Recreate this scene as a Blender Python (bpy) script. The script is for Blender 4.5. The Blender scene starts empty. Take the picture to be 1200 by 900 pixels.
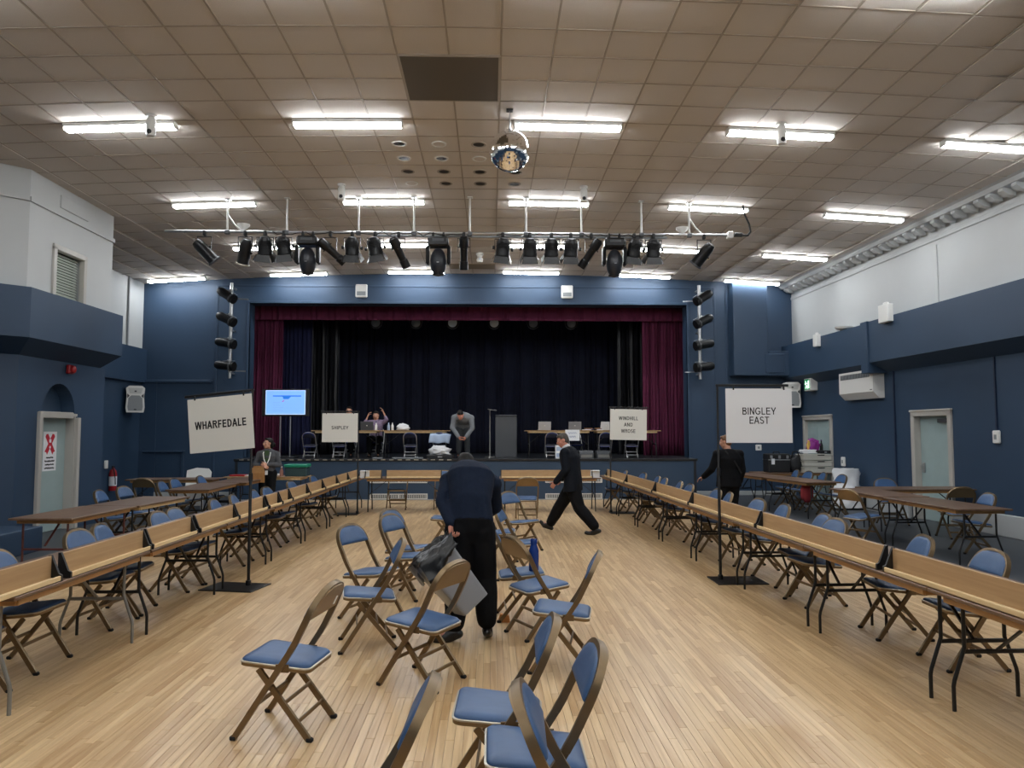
import bpy, bmesh, math, random
from mathutils import Vector, Matrix, noise

SC = bpy.context.scene
COL = SC.collection
PI = math.pi
RND = random.Random(11)

# ------------------------------------------------------------------ camera, world, exposure
cam_d = bpy.data.cameras.new('camera')
cam_d.sensor_width = 36.0
cam_d.lens = 26.4
cam_d.clip_end = 200
cam = bpy.data.objects.new('camera', cam_d)
COL.objects.link(cam)
cam.location = (0, 0, 1.72)
cam.rotation_euler = (PI / 2 + 0.06409, 0, -0.0284)
SC.camera = cam
wd = bpy.data.worlds.new('world')
SC.world = wd
wd.use_nodes = True
wd.node_tree.nodes['Background'].inputs[0].default_value = (0.5, 0.55, 0.6, 1)
wd.node_tree.nodes['Background'].inputs[1].default_value = 0.05
SC.view_settings.view_transform = 'Standard'
SC.view_settings.look = 'None'
SC.view_settings.gamma = 1
SC.view_settings.use_curve_mapping = False
SC.view_settings.exposure = 0.0
LAMP = 52.0                       # radiance of the fluorescent diffusers
SC.cycles.max_bounces = 6
SC.cycles.use_denoising = True

# ------------------------------------------------------------------ materials
def srgb(h):
    c = [int(h[i:i + 2], 16) / 255 for i in (0, 2, 4)]
    return [x / 12.92 if x <= .04045 else ((x + .055) / 1.055) ** 2.4 for x in c]

MATS = {}
def mat(name, col, rough=.5, metal=0., var=0., scale=8., bump=0., bscale=60., spec=.5, emit=0., alpha=1., trans=0., stretch=(1, 1, 1), coat=0.):
    if name in MATS:
        return MATS[name]
    m = bpy.data.materials.new(name)
    m.use_nodes = True
    nt = m.node_tree
    b = nt.nodes['Principled BSDF']
    c = srgb(col) if isinstance(col, str) else list(col)
    b.inputs['Base Color'].default_value = (*c, 1)
    b.inputs['Roughness'].default_value = rough
    b.inputs['Metallic'].default_value = metal
    b.inputs['Specular IOR Level'].default_value = spec
    b.inputs['Coat Weight'].default_value = coat
    b.inputs['Transmission Weight'].default_value = trans
    if emit:
        b.inputs['Emission Color'].default_value = (*c, 1)
        b.inputs['Emission Strength'].default_value = emit
    if var or bump:
        tc = nt.nodes.new('ShaderNodeTexCoord')
        mp = nt.nodes.new('ShaderNodeMapping')
        mp.inputs['Scale'].default_value = stretch
        nt.links.new(tc.outputs['Object'], mp.inputs['Vector'])
        if var:
            n = nt.nodes.new('ShaderNodeTexNoise')
            n.inputs['Scale'].default_value = scale
            n.inputs['Detail'].default_value = 5
            nt.links.new(mp.outputs[0], n.inputs['Vector'])
            r = nt.nodes.new('ShaderNodeValToRGB')
            r.color_ramp.elements[0].position = .3
            r.color_ramp.elements[1].position = .7
            r.color_ramp.elements[0].color = (*[x * (1 - var) for x in c], 1)
            r.color_ramp.elements[1].color = (*[min(1, x * (1 + var)) for x in c], 1)
            nt.links.new(n.outputs[0], r.inputs[0])
            nt.links.new(r.outputs[0], b.inputs['Base Color'])
        if bump:
            n2 = nt.nodes.new('ShaderNodeTexNoise')
            n2.inputs['Scale'].default_value = bscale
            n2.inputs['Detail'].default_value = 3
            nt.links.new(mp.outputs[0], n2.inputs['Vector'])
            bp = nt.nodes.new('ShaderNodeBump')
            bp.inputs['Strength'].default_value = bump
            bp.inputs['Distance'].default_value = .01
            nt.links.new(n2.outputs[0], bp.inputs['Height'])
            nt.links.new(bp.outputs[0], b.inputs['Normal'])
    MATS[name] = m
    return m

def wood_mat(name, c0, c1, rough, grain=(30, 1.2, 30), per_piece=.6, spec=.5, coat=0.):
    """Boards: tint from piece to piece, grain along the board (world position)."""
    m = bpy.data.materials.new(name)
    m.use_nodes = True
    nt = m.node_tree
    b = nt.nodes['Principled BSDF']
    g = nt.nodes.new('ShaderNodeNewGeometry')
    oi = nt.nodes.new('ShaderNodeObjectInfo')
    ad = nt.nodes.new('ShaderNodeMath'); ad.operation = 'ADD'
    fr = nt.nodes.new('ShaderNodeMath'); fr.operation = 'FRACT'
    nt.links.new(g.outputs['Random Per Island'], ad.inputs[0])
    nt.links.new(oi.outputs['Random'], ad.inputs[1])
    nt.links.new(ad.outputs[0], fr.inputs[0])
    mp = nt.nodes.new('ShaderNodeMapping')
    mp.inputs['Scale'].default_value = grain
    cmb = nt.nodes.new('ShaderNodeCombineXYZ')
    mul = nt.nodes.new('ShaderNodeMath'); mul.operation = 'MULTIPLY'; mul.inputs[1].default_value = 37
    nt.links.new(fr.outputs[0], mul.inputs[0])
    nt.links.new(mul.outputs[0], cmb.inputs[2]); nt.links.new(mul.outputs[0], cmb.inputs[1])
    nt.links.new(cmb.outputs[0], mp.inputs['Location'])
    nt.links.new(g.outputs['Position'], mp.inputs['Vector'])
    n = nt.nodes.new('ShaderNodeTexNoise')
    n.inputs['Scale'].default_value = 1; n.inputs['Detail'].default_value = 6; n.inputs['Distortion'].default_value = .6
    nt.links.new(mp.outputs[0], n.inputs['Vector'])
    mx = nt.nodes.new('ShaderNodeMath'); mx.operation = 'MULTIPLY_ADD'
    mx.inputs[1].default_value = per_piece
    nt.links.new(fr.outputs[0], mx.inputs[0])
    m2 = nt.nodes.new('ShaderNodeMath'); m2.operation = 'MULTIPLY_ADD'
    m2.inputs[1].default_value = 1.5; m2.inputs[2].default_value = -.55 - per_piece * .25
    nt.links.new(n.outputs[0], m2.inputs[0])
    nt.links.new(m2.outputs[0], mx.inputs[2])
    r = nt.nodes.new('ShaderNodeValToRGB')
    r.color_ramp.elements[0].position = -.0
    r.color_ramp.elements[1].position = 1.0
    a0, a1 = srgb(c0), srgb(c1)
    r.color_ramp.elements[0].color = (*a0, 1)
    r.color_ramp.elements[1].color = (*a1, 1)
    nt.links.new(mx.outputs[0], r.inputs[0])
    nt.links.new(r.outputs[0], b.inputs['Base Color'])
    b.inputs['Roughness'].default_value = rough
    b.inputs['Specular IOR Level'].default_value = spec
    b.inputs['Coat Weight'].default_value = coat
    b.inputs['Coat Roughness'].default_value = .25
    MATS[name] = m
    return m

M_BLUE = mat('blue wall paint', '293f57', .55, var=.06, scale=1.2, bump=.05, bscale=40)
M_WHITE = mat('white wall paint', 'bcbfbf', .6, var=.03, scale=1.0, bump=.04, bscale=40)
M_TILE = mat('mineral fibre tile', 'cdc6be', .9, var=.05, scale=90, bump=.25, bscale=160)
M_TEE = mat('ceiling tee bar', 'a1978a', .55)
M_VINYL = mat('grey vinyl floor', '3d4146', .5, var=.08, scale=2)
M_TRIMG = mat('grey gloss trim', 'b4b1aa', .4)
M_SKIRT = mat('pale grey skirting', 'a9adae', .5)
M_DOORG = mat('frosted green glass', '9db1b1', .3, var=.04, scale=4)
M_PLANK = wood_mat('maple strip', 'b69265', 'ebcfa0', .34, per_piece=.5, coat=.25)
M_STAGEF = mat('black stage floor', '24272c', .35, var=.2, scale=3)
M_BLACKM = mat('black enamel', '101112', .4)
M_BLACKP = mat('black plastic', '161719', .5)
M_BLACKR = mat('black rubber', '0c0c0c', .8)
M_BRONZE = mat('bronze enamel steel', '7d6a50', .38, metal=.75, var=.08, scale=15)
M_BRONZEP = mat('bronze enamel panel', '8b7556', .36, metal=.7, var=.06, scale=6)
M_RIM = mat('pale metal edging', 'b9b4a6', .35, metal=.7)
M_VINYLB = mat('blue vinyl', '36567f', .42, var=.1, scale=9, bump=.04, bscale=250)
M_PINE = wood_mat('pale ply board', 'ab8b64', 'c6a77e', .5, grain=(6, 1.5, 40), per_piece=.3)
M_PINEL = wood_mat('pale softwood', 'd8bb88', 'efd9ac', .5, grain=(20, 1.5, 20), per_piece=.3)
M_TOP = wood_mat('brown table laminate', '5d4634', '836750', .38, grain=(18, 1.6, 18), per_piece=.25)
M_TOPL = wood_mat('oak laminate', '9c7c55', 'b5946a', .4, grain=(18, 1.6, 18), per_piece=.25)
M_EDGE = wood_mat('table edge wood', 'a57b4b', 'c2965f', .45, grain=(8, 2, 30), per_piece=.25)
M_GREYM = mat('grey enamel', '85847f', .4, metal=.3)
M_REDM = mat('oxide red enamel', '5a2f28', .5)
M_CHROME = mat('chrome', 'd8d8d8', .12, metal=1)
M_ALU = mat('aluminium tube', 'b8b9ba', .35, metal=.85)
M_WHITEP = mat('white plastic', 'e3e3df', .4)
M_WHITEM = mat('white enamel', 'dcdcd8', .35)
M_LIGHT = mat('lamp diffuser', 'f7fbff', .4, emit=LAMP)
M_CARD = mat('off-white board', 'dddbd2', .6)
M_CARDW = mat('white board', 'e0e1e2', .6)
M_INK = mat('black ink', '0b0b0c', .7)
M_MAROON = mat('maroon velvet', '571436', .85, var=.12, scale=6)
M_NAVYC = mat('navy stage curtain', '0a1026', .9, var=.25, scale=3)
M_BLUEC = mat('dark blue curtain', '12173c', .9, var=.12, scale=4)
M_BLACKC = mat('black sheen curtain', '0d0e14', .5)
M_SKIN = mat('skin', 'c18e74', .5, var=.05, scale=25)
M_SKIN2 = mat('skin ruddy', 'c58772', .5, var=.06, scale=25)
M_HAIRD = mat('dark hair', '14100d', .6, spec=.25, var=.3, scale=60)
M_HAIRG = mat('greying hair', '4a4640', .6, var=.3, scale=60)
M_HAIRB = mat('brown hair', '6a4a30', .55, var=.25, scale=60)
M_EYE = mat('eye white', 'e8e4de', .2)
M_IRIS = mat('iris', '2a1c14', .2)
M_LIP = mat('lip', '9b5a52', .5)
M_NAVY = mat('navy knit', '121c2e', .9, spec=.2, var=.15, scale=40, bump=.3, bscale=200)
M_SUIT = mat('charcoal navy suit', '0d121b', .8, spec=.2, var=.1, scale=30)
M_TROUS = mat('black trousers', '08090d', .8, spec=.2, var=.12, scale=20)
M_SHOE = mat('black leather', '0e0d0d', .35)
M_GCARD = mat('grey cardigan', '4c4d50', .9, var=.12, scale=50, bump=.3, bscale=220)
M_GSUIT = mat('grey check suit', '70757a', .8, var=.12, scale=60)
M_GTROUS = mat('dark grey trousers', '34383c', .8)
M_BLACKJ = mat('black coat', '07080c', .8, spec=.2, var=.1, scale=20)
M_PURPLE = mat('purple patterned top', '7c6c84', .8, var=.35, scale=40)
M_SHIRT = mat('white shirt', 'e4e4e6', .7)
M_BAG = mat('black bin bag', '0b0c0e', .28, bump=.2, bscale=14)
M_BIN = mat('grey plastic bin', '84868a', .35)
M_WBAG = mat('white plastic bag', 'e2e4e6', .35, bump=.4, bscale=14)
M_PAPER = mat('white paper', 'eceef0', .7)
M_KRAFT = mat('brown kraft paper', '9a6f3f', .8, var=.12, scale=20)
M_RED = mat('red paint', '9c1d22', .4)
M_REDX = mat('red print', 'c01830', .6)
M_GREEN = mat('green plastic lid', '16876a', .4)
M_CLEARG = mat('smoky clear plastic', '3a4e50', .25)
M_BOTTLE = mat('blue bottle plastic', '16357a', .25)
M_GREYP = mat('grey plastic', '8f9496', .5)
M_DGREY = mat('dark grey laminate', '43464a', .5)
M_PANEL = mat('grey ceiling grille', '5e574c', .7)
M_CRATE = mat('cream plastic crate', 'c9c8bd', .5)
M_PURP = mat('purple plastic', '8a2a84', .4)
M_ORANGE = mat('orange card', 'd08a48', .7)
M_PBLUE = mat('pale blue cloth', 'a9bcd6', .8)
M_GREENL = mat('exit sign green', '10804a', .4, emit=.6)
M_EXITW = mat('exit sign white', 'eafff0', .4, emit=1.6)
M_SCR = mat('screen blue', '7db0fa', .3, emit=.8)
M_SCRW = mat('screen edge', 'c8e0ff', .3, emit=.9)
M_SCRD = mat('screen header', '2a78d8', .3, emit=.75)
M_SCRM = mat('screen red mark', 'c04a6a', .3, emit=.6)
M_SCRL = mat('screen text line', '78a0d8', .3, emit=.8)
M_LAMPB = mat('stage lamp body', '17181a', .38, metal=.3, var=.15, scale=20)
M_LAMPG = mat('stage lamp grey', '55575a', .4, metal=.4)
M_LENS = mat('lamp lens', 'dce8f4', .25, spec=.8)
M_LENSD = mat('dull lamp lens', '6e757c', .25)
M_MIRROR = mat('mirror facet', 'ffffff', .03, metal=1)
M_LANY = mat('lanyard green', '8cae4a', .7)
M_LANW = mat('lanyard white', 'e6e8e0', .7)
M_GTOP = mat('green top', '3c5230', .8)

# ------------------------------------------------------------------ mesh builder
class MB:
    def __init__(s):
        s.v = []; s.f = []; s.m = []
    def add(s, vs, fs, mi=0, M=None):
        o = len(s.v)
        if M is not None:
            vs = [M @ Vector(v) for v in vs]
        s.v += [tuple(v) for v in vs]
        s.f += [tuple(i + o for i in f) for f in fs]
        s.m += [mi] * len(fs)
        return s
    def box(s, c, d, bev=0., R=None, mi=0):
        h = [x / 2 for x in d]
        M = Matrix.Translation(Vector(c)) @ (R.to_4x4() if R is not None else Matrix.Identity(4))
        if not bev:
            vs = [(sx * h[0], sy * h[1], sz * h[2]) for sx in (-1, 1) for sy in (-1, 1) for sz in (-1, 1)]
            fs = [(0, 1, 3, 2), (4, 6, 7, 5), (0, 4, 5, 1), (2, 3, 7, 6), (0, 2, 6, 4), (1, 5, 7, 3)]
            return s.add(vs, fs, mi, M)
        b = min(bev, min(h) * .95)
        ids = {}; vs = []
        for sx in (-1, 1):
            for sy in (-1, 1):
                for sz in (-1, 1):
                    sg = (sx, sy, sz)
                    for a in range(3):
                        ids[(sg, a)] = len(vs)
                        vs.append(tuple(sg[k] * (h[k] if k == a else h[k] - b) for k in range(3)))
        fs = []
        for a in range(3):
            o1, o2 = (a + 1) % 3, (a + 2) % 3
            for sg in (-1, 1):
                q = []
                for u, w in ((-1, -1), (1, -1), (1, 1), (-1, 1)):
                    t = [0, 0, 0]; t[a] = sg; t[o1] = u; t[o2] = w
                    q.append(ids[(tuple(t), a)])
                fs.append(q if sg > 0 else q[::-1])
            for u in (-1, 1):
                for w in (-1, 1):
                    t0 = [0, 0, 0]; t0[a] = -1; t0[o1] = u; t0[o2] = w
                    t1 = list(t0); t1[a] = 1
                    q = [ids[(tuple(t0), o1)], ids[(tuple(t1), o1)], ids[(tuple(t1), o2)], ids[(tuple(t0), o2)]]
                    fs.append(q if u * w > 0 else q[::-1])
        for sx in (-1, 1):
            for sy in (-1, 1):
                for sz in (-1, 1):
                    q = [ids[((sx, sy, sz), a)] for a in range(3)]
                    fs.append(q if sx * sy * sz > 0 else q[::-1])
        return s.add(vs, fs, mi, M)
    def bx(s, x0, x1, y0, y1, z0, z1, bev=0., mi=0):
        return s.box(((x0 + x1) / 2, (y0 + y1) / 2, (z0 + z1) / 2), (abs(x1 - x0), abs(y1 - y0), abs(z1 - z0)), bev, None, mi)
    def rings(s, rings, closed=False, cap=True, mi=0):
        n = len(rings[0]); o = len(s.v); k = len(rings)
        for r in rings:
            s.v += [tuple(p) for p in r]
        last = k if closed else k - 1
        for i in range(last):
            a = o + i * n; b = o + ((i + 1) % k) * n
            for j in range(n):
                j2 = (j + 1) % n
                s.f.append((a + j, a + j2, b + j2, b + j)); s.m.append(mi)
        if cap and not closed:
            s.f.append(tuple(o + j for j in range(n))[::-1]); s.m.append(mi)
            s.f.append(tuple(o + (k - 1) * n + j for j in range(n))); s.m.append(mi)
        return s
    def sweep(s, pts, prof, side=(0, 1, 0), closed=False, mi=0):
        """prof: list of (u, w); u along side, w along normal."""
        P = [Vector(p) for p in pts]; k = len(P); side = Vector(side); rg = []
        for i in range(k):
            if closed:
                t = (P[(i + 1) % k] - P[i - 1])
            elif i == 0:
                t = P[1] - P[0]
            elif i == k - 1:
                t = P[-1] - P[-2]
            else:
                t = (P[i + 1] - P[i]).normalized() + (P[i] - P[i - 1]).normalized()
            t.normalize()
            u = side - t * side.dot(t)
            if u.length < 1e-4:
                u = Vector((1, 0, 0)) - t * t.x
            if u.length < 1e-4:
                u = Vector((0, 0, 1)) - t * t.z
            u.normalize(); w = t.cross(u)
            sc = 1.
            if 0 < i < k - 1:
                c = (P[i + 1] - P[i]).normalized().dot(t)
                sc = 1 / max(.6, c)
            rg.append([P[i] + u * a + w * b * sc for a, b in prof])
        return s.rings(rg, closed, True, mi)
    def tube(s, pts, r, n=8, side=(0, 1, 0), closed=False, mi=0):
        return s.sweep(pts, [(r * math.cos(2 * PI * j / n), r * math.sin(2 * PI * j / n)) for j in range(n)], side, closed, mi)
    def bar(s, pts, w, h, side=(0, 1, 0), closed=False, mi=0):
        return s.sweep(pts, [(-w / 2, -h / 2), (w / 2, -h / 2), (w / 2, h / 2), (-w / 2, h / 2)], side, closed, mi)
    def lathe(s, prof, n=16, M=None, mi=0, cap=True):
        """prof: list of (r, z) along local z."""
        rg = [[((M @ Vector((r * math.cos(2 * PI * j / n), r * math.sin(2 * PI * j / n), z))) if M is not None else
                Vector((r * math.cos(2 * PI * j / n), r * math.sin(2 * PI * j / n), z))) for j in range(n)] for r, z in prof]
        return s.rings(rg, False, cap, mi)
    def sphere(s, c, r, nu=14, nv=9, R=None, mi=0):
        if not hasattr(r, '__len__'):
            r = (r, r, r)
        M = Matrix.Translation(Vector(c)) @ (R.to_4x4() if R is not None else Matrix.Identity(4))
        rg = []
        for i in range(nv):
            a = -PI / 2 + PI * (i + .5) / nv if False else -PI / 2 + PI * (i / (nv - 1)) * .998 + .002
            rg.append([M @ Vector((r[0] * math.cos(a) * math.cos(2 * PI * j / nu), r[1] * math.cos(a) * math.sin(2 * PI * j / nu), r[2] * math.sin(a))) for j in range(nu)])
        return s.rings(rg, False, True, mi)
    def cap(s, p0, r0, p1, r1, n=12):
        """tapered capsule"""
        p0 = Vector(p0); p1 = Vector(p1)
        t = (p1 - p0); L = max(t.length, 1e-5); t /= L
        q = t.to_track_quat('Z', 'Y').to_matrix().to_4x4()
        M = Matrix.Translation(p0) @ q
        prof = []
        for i in range(4):
            a = -PI / 2 + (PI / 2) * i / 4 + .02
            prof.append((r0 * math.cos(a), r0 * math.sin(a)))
        prof.append((r0, 0)); prof.append((r1, L))
        for i in range(1, 5):
            a = PI / 2 * i / 4 - (.02 if i == 4 else 0)
            prof.append((r1 * math.cos(a), L + r1 * math.sin(a)))
        return s.lathe(prof, n, M)
    def prism(s, poly, t, M=None, mi=0):
        """poly in local xy, extruded from z=0 to z=t"""
        n = len(poly)
        vs = [(x, y, 0) for x, y in poly] + [(x, y, t) for x, y in poly]
        fs = [tuple(range(n))[::-1], tuple(range(n, 2 * n))]
        fs += [(j, (j + 1) % n, n + (j + 1) % n, n + j) for j in range(n)]
        return s.add(vs, fs, mi, M)
    def mesh(s, name, mats, smooth=None, recalc=True):
        me = bpy.data.meshes.new(name)
        me.from_pydata(s.v, [], s.f)
        if not isinstance(mats, (list, tuple)):
            mats = [mats]
        for m in mats:
            me.materials.append(m)
        if len(mats) > 1:
            me.polygons.foreach_set('material_index', s.m)
        if recalc:
            bm = bmesh.new(); bm.from_mesh(me)
            bmesh.ops.recalc_face_normals(bm, faces=bm.faces)
            bm.to_mesh(me); bm.free()
        if smooth:
            me.polygons.foreach_set('use_smooth', [True] * len(me.polygons))
            me.set_sharp_from_angle(angle=math.radians(smooth))
        me.update()
        return me
    def obj(s, name, mats, parent=None, smooth=None, loc=None, rot=None, recalc=True):
        return link(name, s.mesh(name, mats, smooth, recalc), parent, loc, rot)

def link(name, data, parent=None, loc=None, rot=None, scale=None):
    o = bpy.data.objects.new(name, data)
    COL.objects.link(o)
    if parent is not None:
        o.parent = parent
    if loc is not None:
        o.location = loc
    if rot is not None:
        o.rotation_euler = rot
    if scale is not None:
        o.scale = scale
    return o

def tag(o, label, cat, group=None):
    o['label'] = label; o['category'] = cat
    if group:
        o['group'] = group
    return o

def thing(name, label, cat, loc=(0, 0, 0), rz=0., group=None, rot=None):
    o = link(name, None, None, loc, rot if rot is not None else (0, 0, rz))
    o.empty_display_size = .1
    return tag(o, label, cat, group)

def struct(o):
    o['kind'] = 'structure'
    return o

KIDCACHE = {}
def kids(root):
    if root.name not in KIDCACHE:
        KIDCACHE[root.name] = list(root.children)
    return KIDCACHE[root.name]

def dup(root, loc, rz=0., label=None, group=None, rot=None, cat=None, scale=None):
    """a copy of a thing with copies of its parts and sub-parts"""
    def cp(o, parent):
        c = o.copy()
        COL.objects.link(c)
        c.parent = parent
        for ch in kids(o):
            cp(ch, c)
        return c
    r = cp(root, None)
    r.location = loc; r.rotation_euler = rot if rot is not None else (0, 0, rz)
    if scale:
        r.scale = (scale, scale, scale)
    if label:
        r['label'] = label
    if group:
        r['group'] = group
    if cat:
        r['category'] = cat
    return r

def place(root, first, loc, rz=0., label=None, group=None, rot=None, scale=None):
    """the first time moves the prototype itself, then copies it"""
    if first:
        for o in [root] + list(root.children):
            kids(o)
        root.location = loc; root.rotation_euler = rot if rot is not None else (0, 0, rz)
        if scale:
            root.scale = (scale, scale, scale)
        if label: root['label'] = label
        if group: root['group'] = group
        return root
    return dup(root, loc, rz, label, group, rot, None, scale)

def arc(cx, cy, rx, ry, a0, a1, n=14):
    return [(cx + rx * math.cos(math.radians(a0 + (a1 - a0) * k / n)), cy + ry * math.sin(math.radians(a0 + (a1 - a0) * k / n))) for k in range(n + 1)]
def glyph(c, t):
    """strokes of a plain grotesque capital, cap height 1: (width, [polylines])"""
    h = t / 2
    V = lambda x: [(x, 0), (x, 1)]
    if c == 'I': return t + .16, [V(.08 + h)]
    if c == 'H': return .86, [V(.08 + h), V(.78 - h), [(.08, .52), (.78, .52)]]
    if c == 'L': return .72, [V(.08 + h), [(.08, h), (.68, h)]]
    if c == 'E': return .80, [V(.08 + h), [(.08, h), (.74, h)], [(.08, .52), (.70, .52)], [(.08, 1 - h), (.73, 1 - h)]]
    if c == 'F': return .74, [V(.08 + h), [(.08, .5), (.64, .5)], [(.08, 1 - h), (.70, 1 - h)]]
    if c == 'T': return .78, [V(.39), [(.02, 1 - h), (.76, 1 - h)]]
    if c == 'A': return .84, [[(h * .8, 0), (.42, 1)], [(.84 - h * .8, 0), (.42, 1)], [(.18, .33), (.66, .33)]]
    if c == 'W': return 1.22, [[(h, 1), (.32, 0)], [(.32, 0), (.61, 1)], [(.61, 1), (.90, 0)], [(.90, 0), (1.22 - h, 1)]]
    if c == 'N': return .86, [V(.08 + h), V(.78 - h), [(.08 + h, 1 - h * .2), (.78 - h, h * .2)]]
    if c == 'Y': return .84, [[(.42, 0), (.42, .44)], [(h, 1), (.42, .42)], [(.84 - h, 1), (.42, .42)]]
    if c == 'O': return 1.0, [arc(.5, .5, .45 - h, .51 - h, 0, 360, 28)]
    if c == 'D': return .88, [V(.08 + h), [(.08, 1 - h), (.38, 1 - h)] + arc(.38, .5, .44 - h, .5 - h, 90, -90, 16)[1:] + [(.08, h)]]
    if c == 'P': return .82, [V(.08 + h), [(.08, 1 - h), (.5, 1 - h)] + arc(.5, .73, .26 - h * .6, .27 - h, 90, -90)[1:] + [(.08, .46 + h)]]
    if c == 'R': return .88, [V(.08 + h), [(.08, 1 - h), (.54, 1 - h)] + arc(.54, .74, .27 - h, .26 - h, 90, -90)[1:] + [(.08, .48 + h)], [(.50, .48), (.84 - h * .4, 0)]]
    if c == 'B': return .82, [V(.08 + h), [(.08, 1 - h), (.5, 1 - h)] + arc(.5, .76, .24 - h, .24 - h, 90, -90)[1:] + [(.08, .52 + h)], [(.08, .52), (.52, .52)] + arc(.52, .27, .25 - h, .27 - h, 90, -90)[1:] + [(.08, h)]]
    if c == 'S': return .82, [arc(.41, .73, .32 - h, .28 - h, 20, 270, 18)[0:] + arc(.41, .27, .35 - h, .28 - h, 90, -160, 18)[1:]]
    if c == 'G': return .96, [arc(.5, .5, .46 - h, .51 - h, 38, 325, 24) + [(.88 - h, .45)], [(.52, .45), (.88, .45)]]
    return .4, []
def text(name, lines, cap, parent, loc, widths, t=.15, pitch=1.5, m=None):
    """lettering in the local xz plane facing -y; widths: finished width of each line"""
    n = len(lines)
    for r, ln in enumerate(lines):
        mb = MB()
        gl = [glyph(c, t) for c in ln]
        W = sum(g[0] for g in gl) + .06 * (len(gl) - 1)
        fx = widths[r] / W
        x = -widths[r] / 2; z0 = (n - 1) / 2 * pitch * cap - r * pitch * cap - cap / 2
        for w, st in gl:
            for pl in st:
                mb.bar([(x + a * fx, 0, z0 + b * cap) for a, b in pl], .0016, t * (cap + fx) / 2, (0, 1, 0))
            x += (w + .06) * fx
        mb.obj(name, m or M_INK, parent, None, loc)

ORD = ['first', 'second', 'third', 'fourth', 'fifth', 'sixth', 'seventh', 'eighth', 'ninth', 'tenth', 'eleventh', 'twelfth', 'thirteenth', 'fourteenth', 'fifteenth', 'sixteenth', 'seventeenth', 'eighteenth', 'nineteenth', 'twentieth', 'twenty-first', 'twenty-second', 'twenty-third']
# ================================================================== THE SETTING
def zc(x):                                   # the ceiling is a very flat vault
    return 6.08 - .0041 * (x + .45) ** 2
YF = 20.5                                    # far wall
ZB0, ZB1 = 3.2, 4.08                         # blue bulkhead round the hall

# ---- floor: grey vinyl at the sides, maple strips in the middle
mb = MB()
mb.bx(-10, 10, -6, 26, -.3, -.016)
fl = struct(mb.obj('floor', M_VINYL))
DX = 5.1
for a, b in ((-10, -DX), (DX, 10)):
    struct(MB().bx(a, b, -6, YF, -.016, 0).obj('vinyl_sheet', M_VINYL, fl))
strips = []                                  # (distance, x, y0, length)
PW = .05
r2 = random.Random(3)
ix = 0
x = -DX
while x < DX - .01:
    y = -6 + r2.random() * .6
    while y < 19.25:
        L = r2.choice((.45, .6, .75, .9, 1.05, 1.3))
        L = min(L, 19.28 - y)
        strips.append((x + PW / 2, y, L))
        y += L
    x += PW
def in_view(x, y0, y1):
    y = (y0 + y1) / 2
    return y1 > 3.2 and abs((x / max(y, .1)) + .03) < .70
near = sorted([s for s in strips if in_view(s[0], s[1], s[1] + s[2])], key=lambda s: s[1] + s[2] / 2 + abs(s[0]) * .1)[:300]
nearset = set(near)
g = .0014
plank_me = {}
for x, y, L in near:
    k = round(L, 3)
    if k not in plank_me:
        plank_me[k] = MB().box((0, 0, -.008), (PW - g, L - g, .016), .0012).mesh('plank', M_PLANK)
    o = link('plank', plank_me[k], fl, (x, y + L / 2, (RND.random() - .5) * .0006))
    o['kind'] = 'structure'
mb = MB()
for s_ in strips:
    if s_ in nearset:
        continue
    x, y, L = s_
    a, b, c, d = x - PW / 2 + g / 2, x + PW / 2 - g / 2, y + g / 2, y + L - g / 2
    z = (RND.random() - .5) * .0005
    mb.add([(a, c, z), (b, c, z), (b, d, z), (a, d, z), (a, c, -.016), (b, c, -.016), (b, d, -.016), (a, d, -.016)],
           [(0, 1, 2, 3), (0, 4, 5, 1), (1, 5, 6, 2), (2, 6, 7, 3), (3, 7, 4, 0)])
o = mb.obj('plank_field', M_PLANK, fl, recalc=False)
o['kind'] = 'stuff'

# ---- ceiling: tiles lying in a tee grid
mb = MB()
xs = [-9.6 + .5 * i for i in range(38)]
mb.rings([[(x, -6, zc(x) + .02), (x, YF + .4, zc(x) + .02), (x, YF + .4, zc(x) + .3), (x, -6, zc(x) + .3)] for x in xs])
ce = struct(mb.obj('ceiling', M_TILE))
T = .6
X0, Y0 = .11, 8.45
tile_me = MB().box((0, 0, .008), (T - .022, T - .022, .016), .003).mesh('ceiling_tile', M_TILE)
spots = []
SKIP = {(-1, 0), (-2, 0), (-1, 1), (-2, 1), (-1, 18), (-2, 18)}   # the dark access panels sit here
for i in range(-16, 14):
    for j in range(-24, 20):
        if (i, j) in SKIP:
            continue
        x, y = X0 + T * (i + .5), Y0 + T * (j + .5)
        spots.append((x, y))
vis = sorted([s for s in spots if s[1] > 7.0 and abs(s[0] / s[1] + .03) < .72 and s[0] < 8.2 and not (s[0] < -7.2 and s[1] < 14.8)], key=lambda s: s[1])[:300]
vs_ = set(vis)
for x, y in vis:
    o = link('ceiling_tile', tile_me, ce, (x, y, zc(x)), (0, math.atan(.0082 * (x + .45)), 0))
    o['kind'] = 'structure'
mb = MB()
for x, y in spots:
    if (x, y) not in vs_:
        mb.box((x, y, zc(x) + .008), (T - .022, T - .022, .016))
o = mb.obj('tile_field', M_TILE, ce); o['kind'] = 'stuff'
mb = MB()
for i in range(-16, 15):
    x = X0 + T * i
    mb.bx(x - .011, x + .011, -6, YF, zc(x) - .006, zc(x) + .006)
for j in range(-24, 21):
    y = Y0 + T * j
    mb.sweep([(q, y, zc(q)) for q in xs], [(-.011, -.005), (.011, -.005), (.011, .005), (-.011, .005)], (0, 1, 0))
o = mb.obj('tee_bar', M_TEE, ce); o['kind'] = 'stuff'
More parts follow.
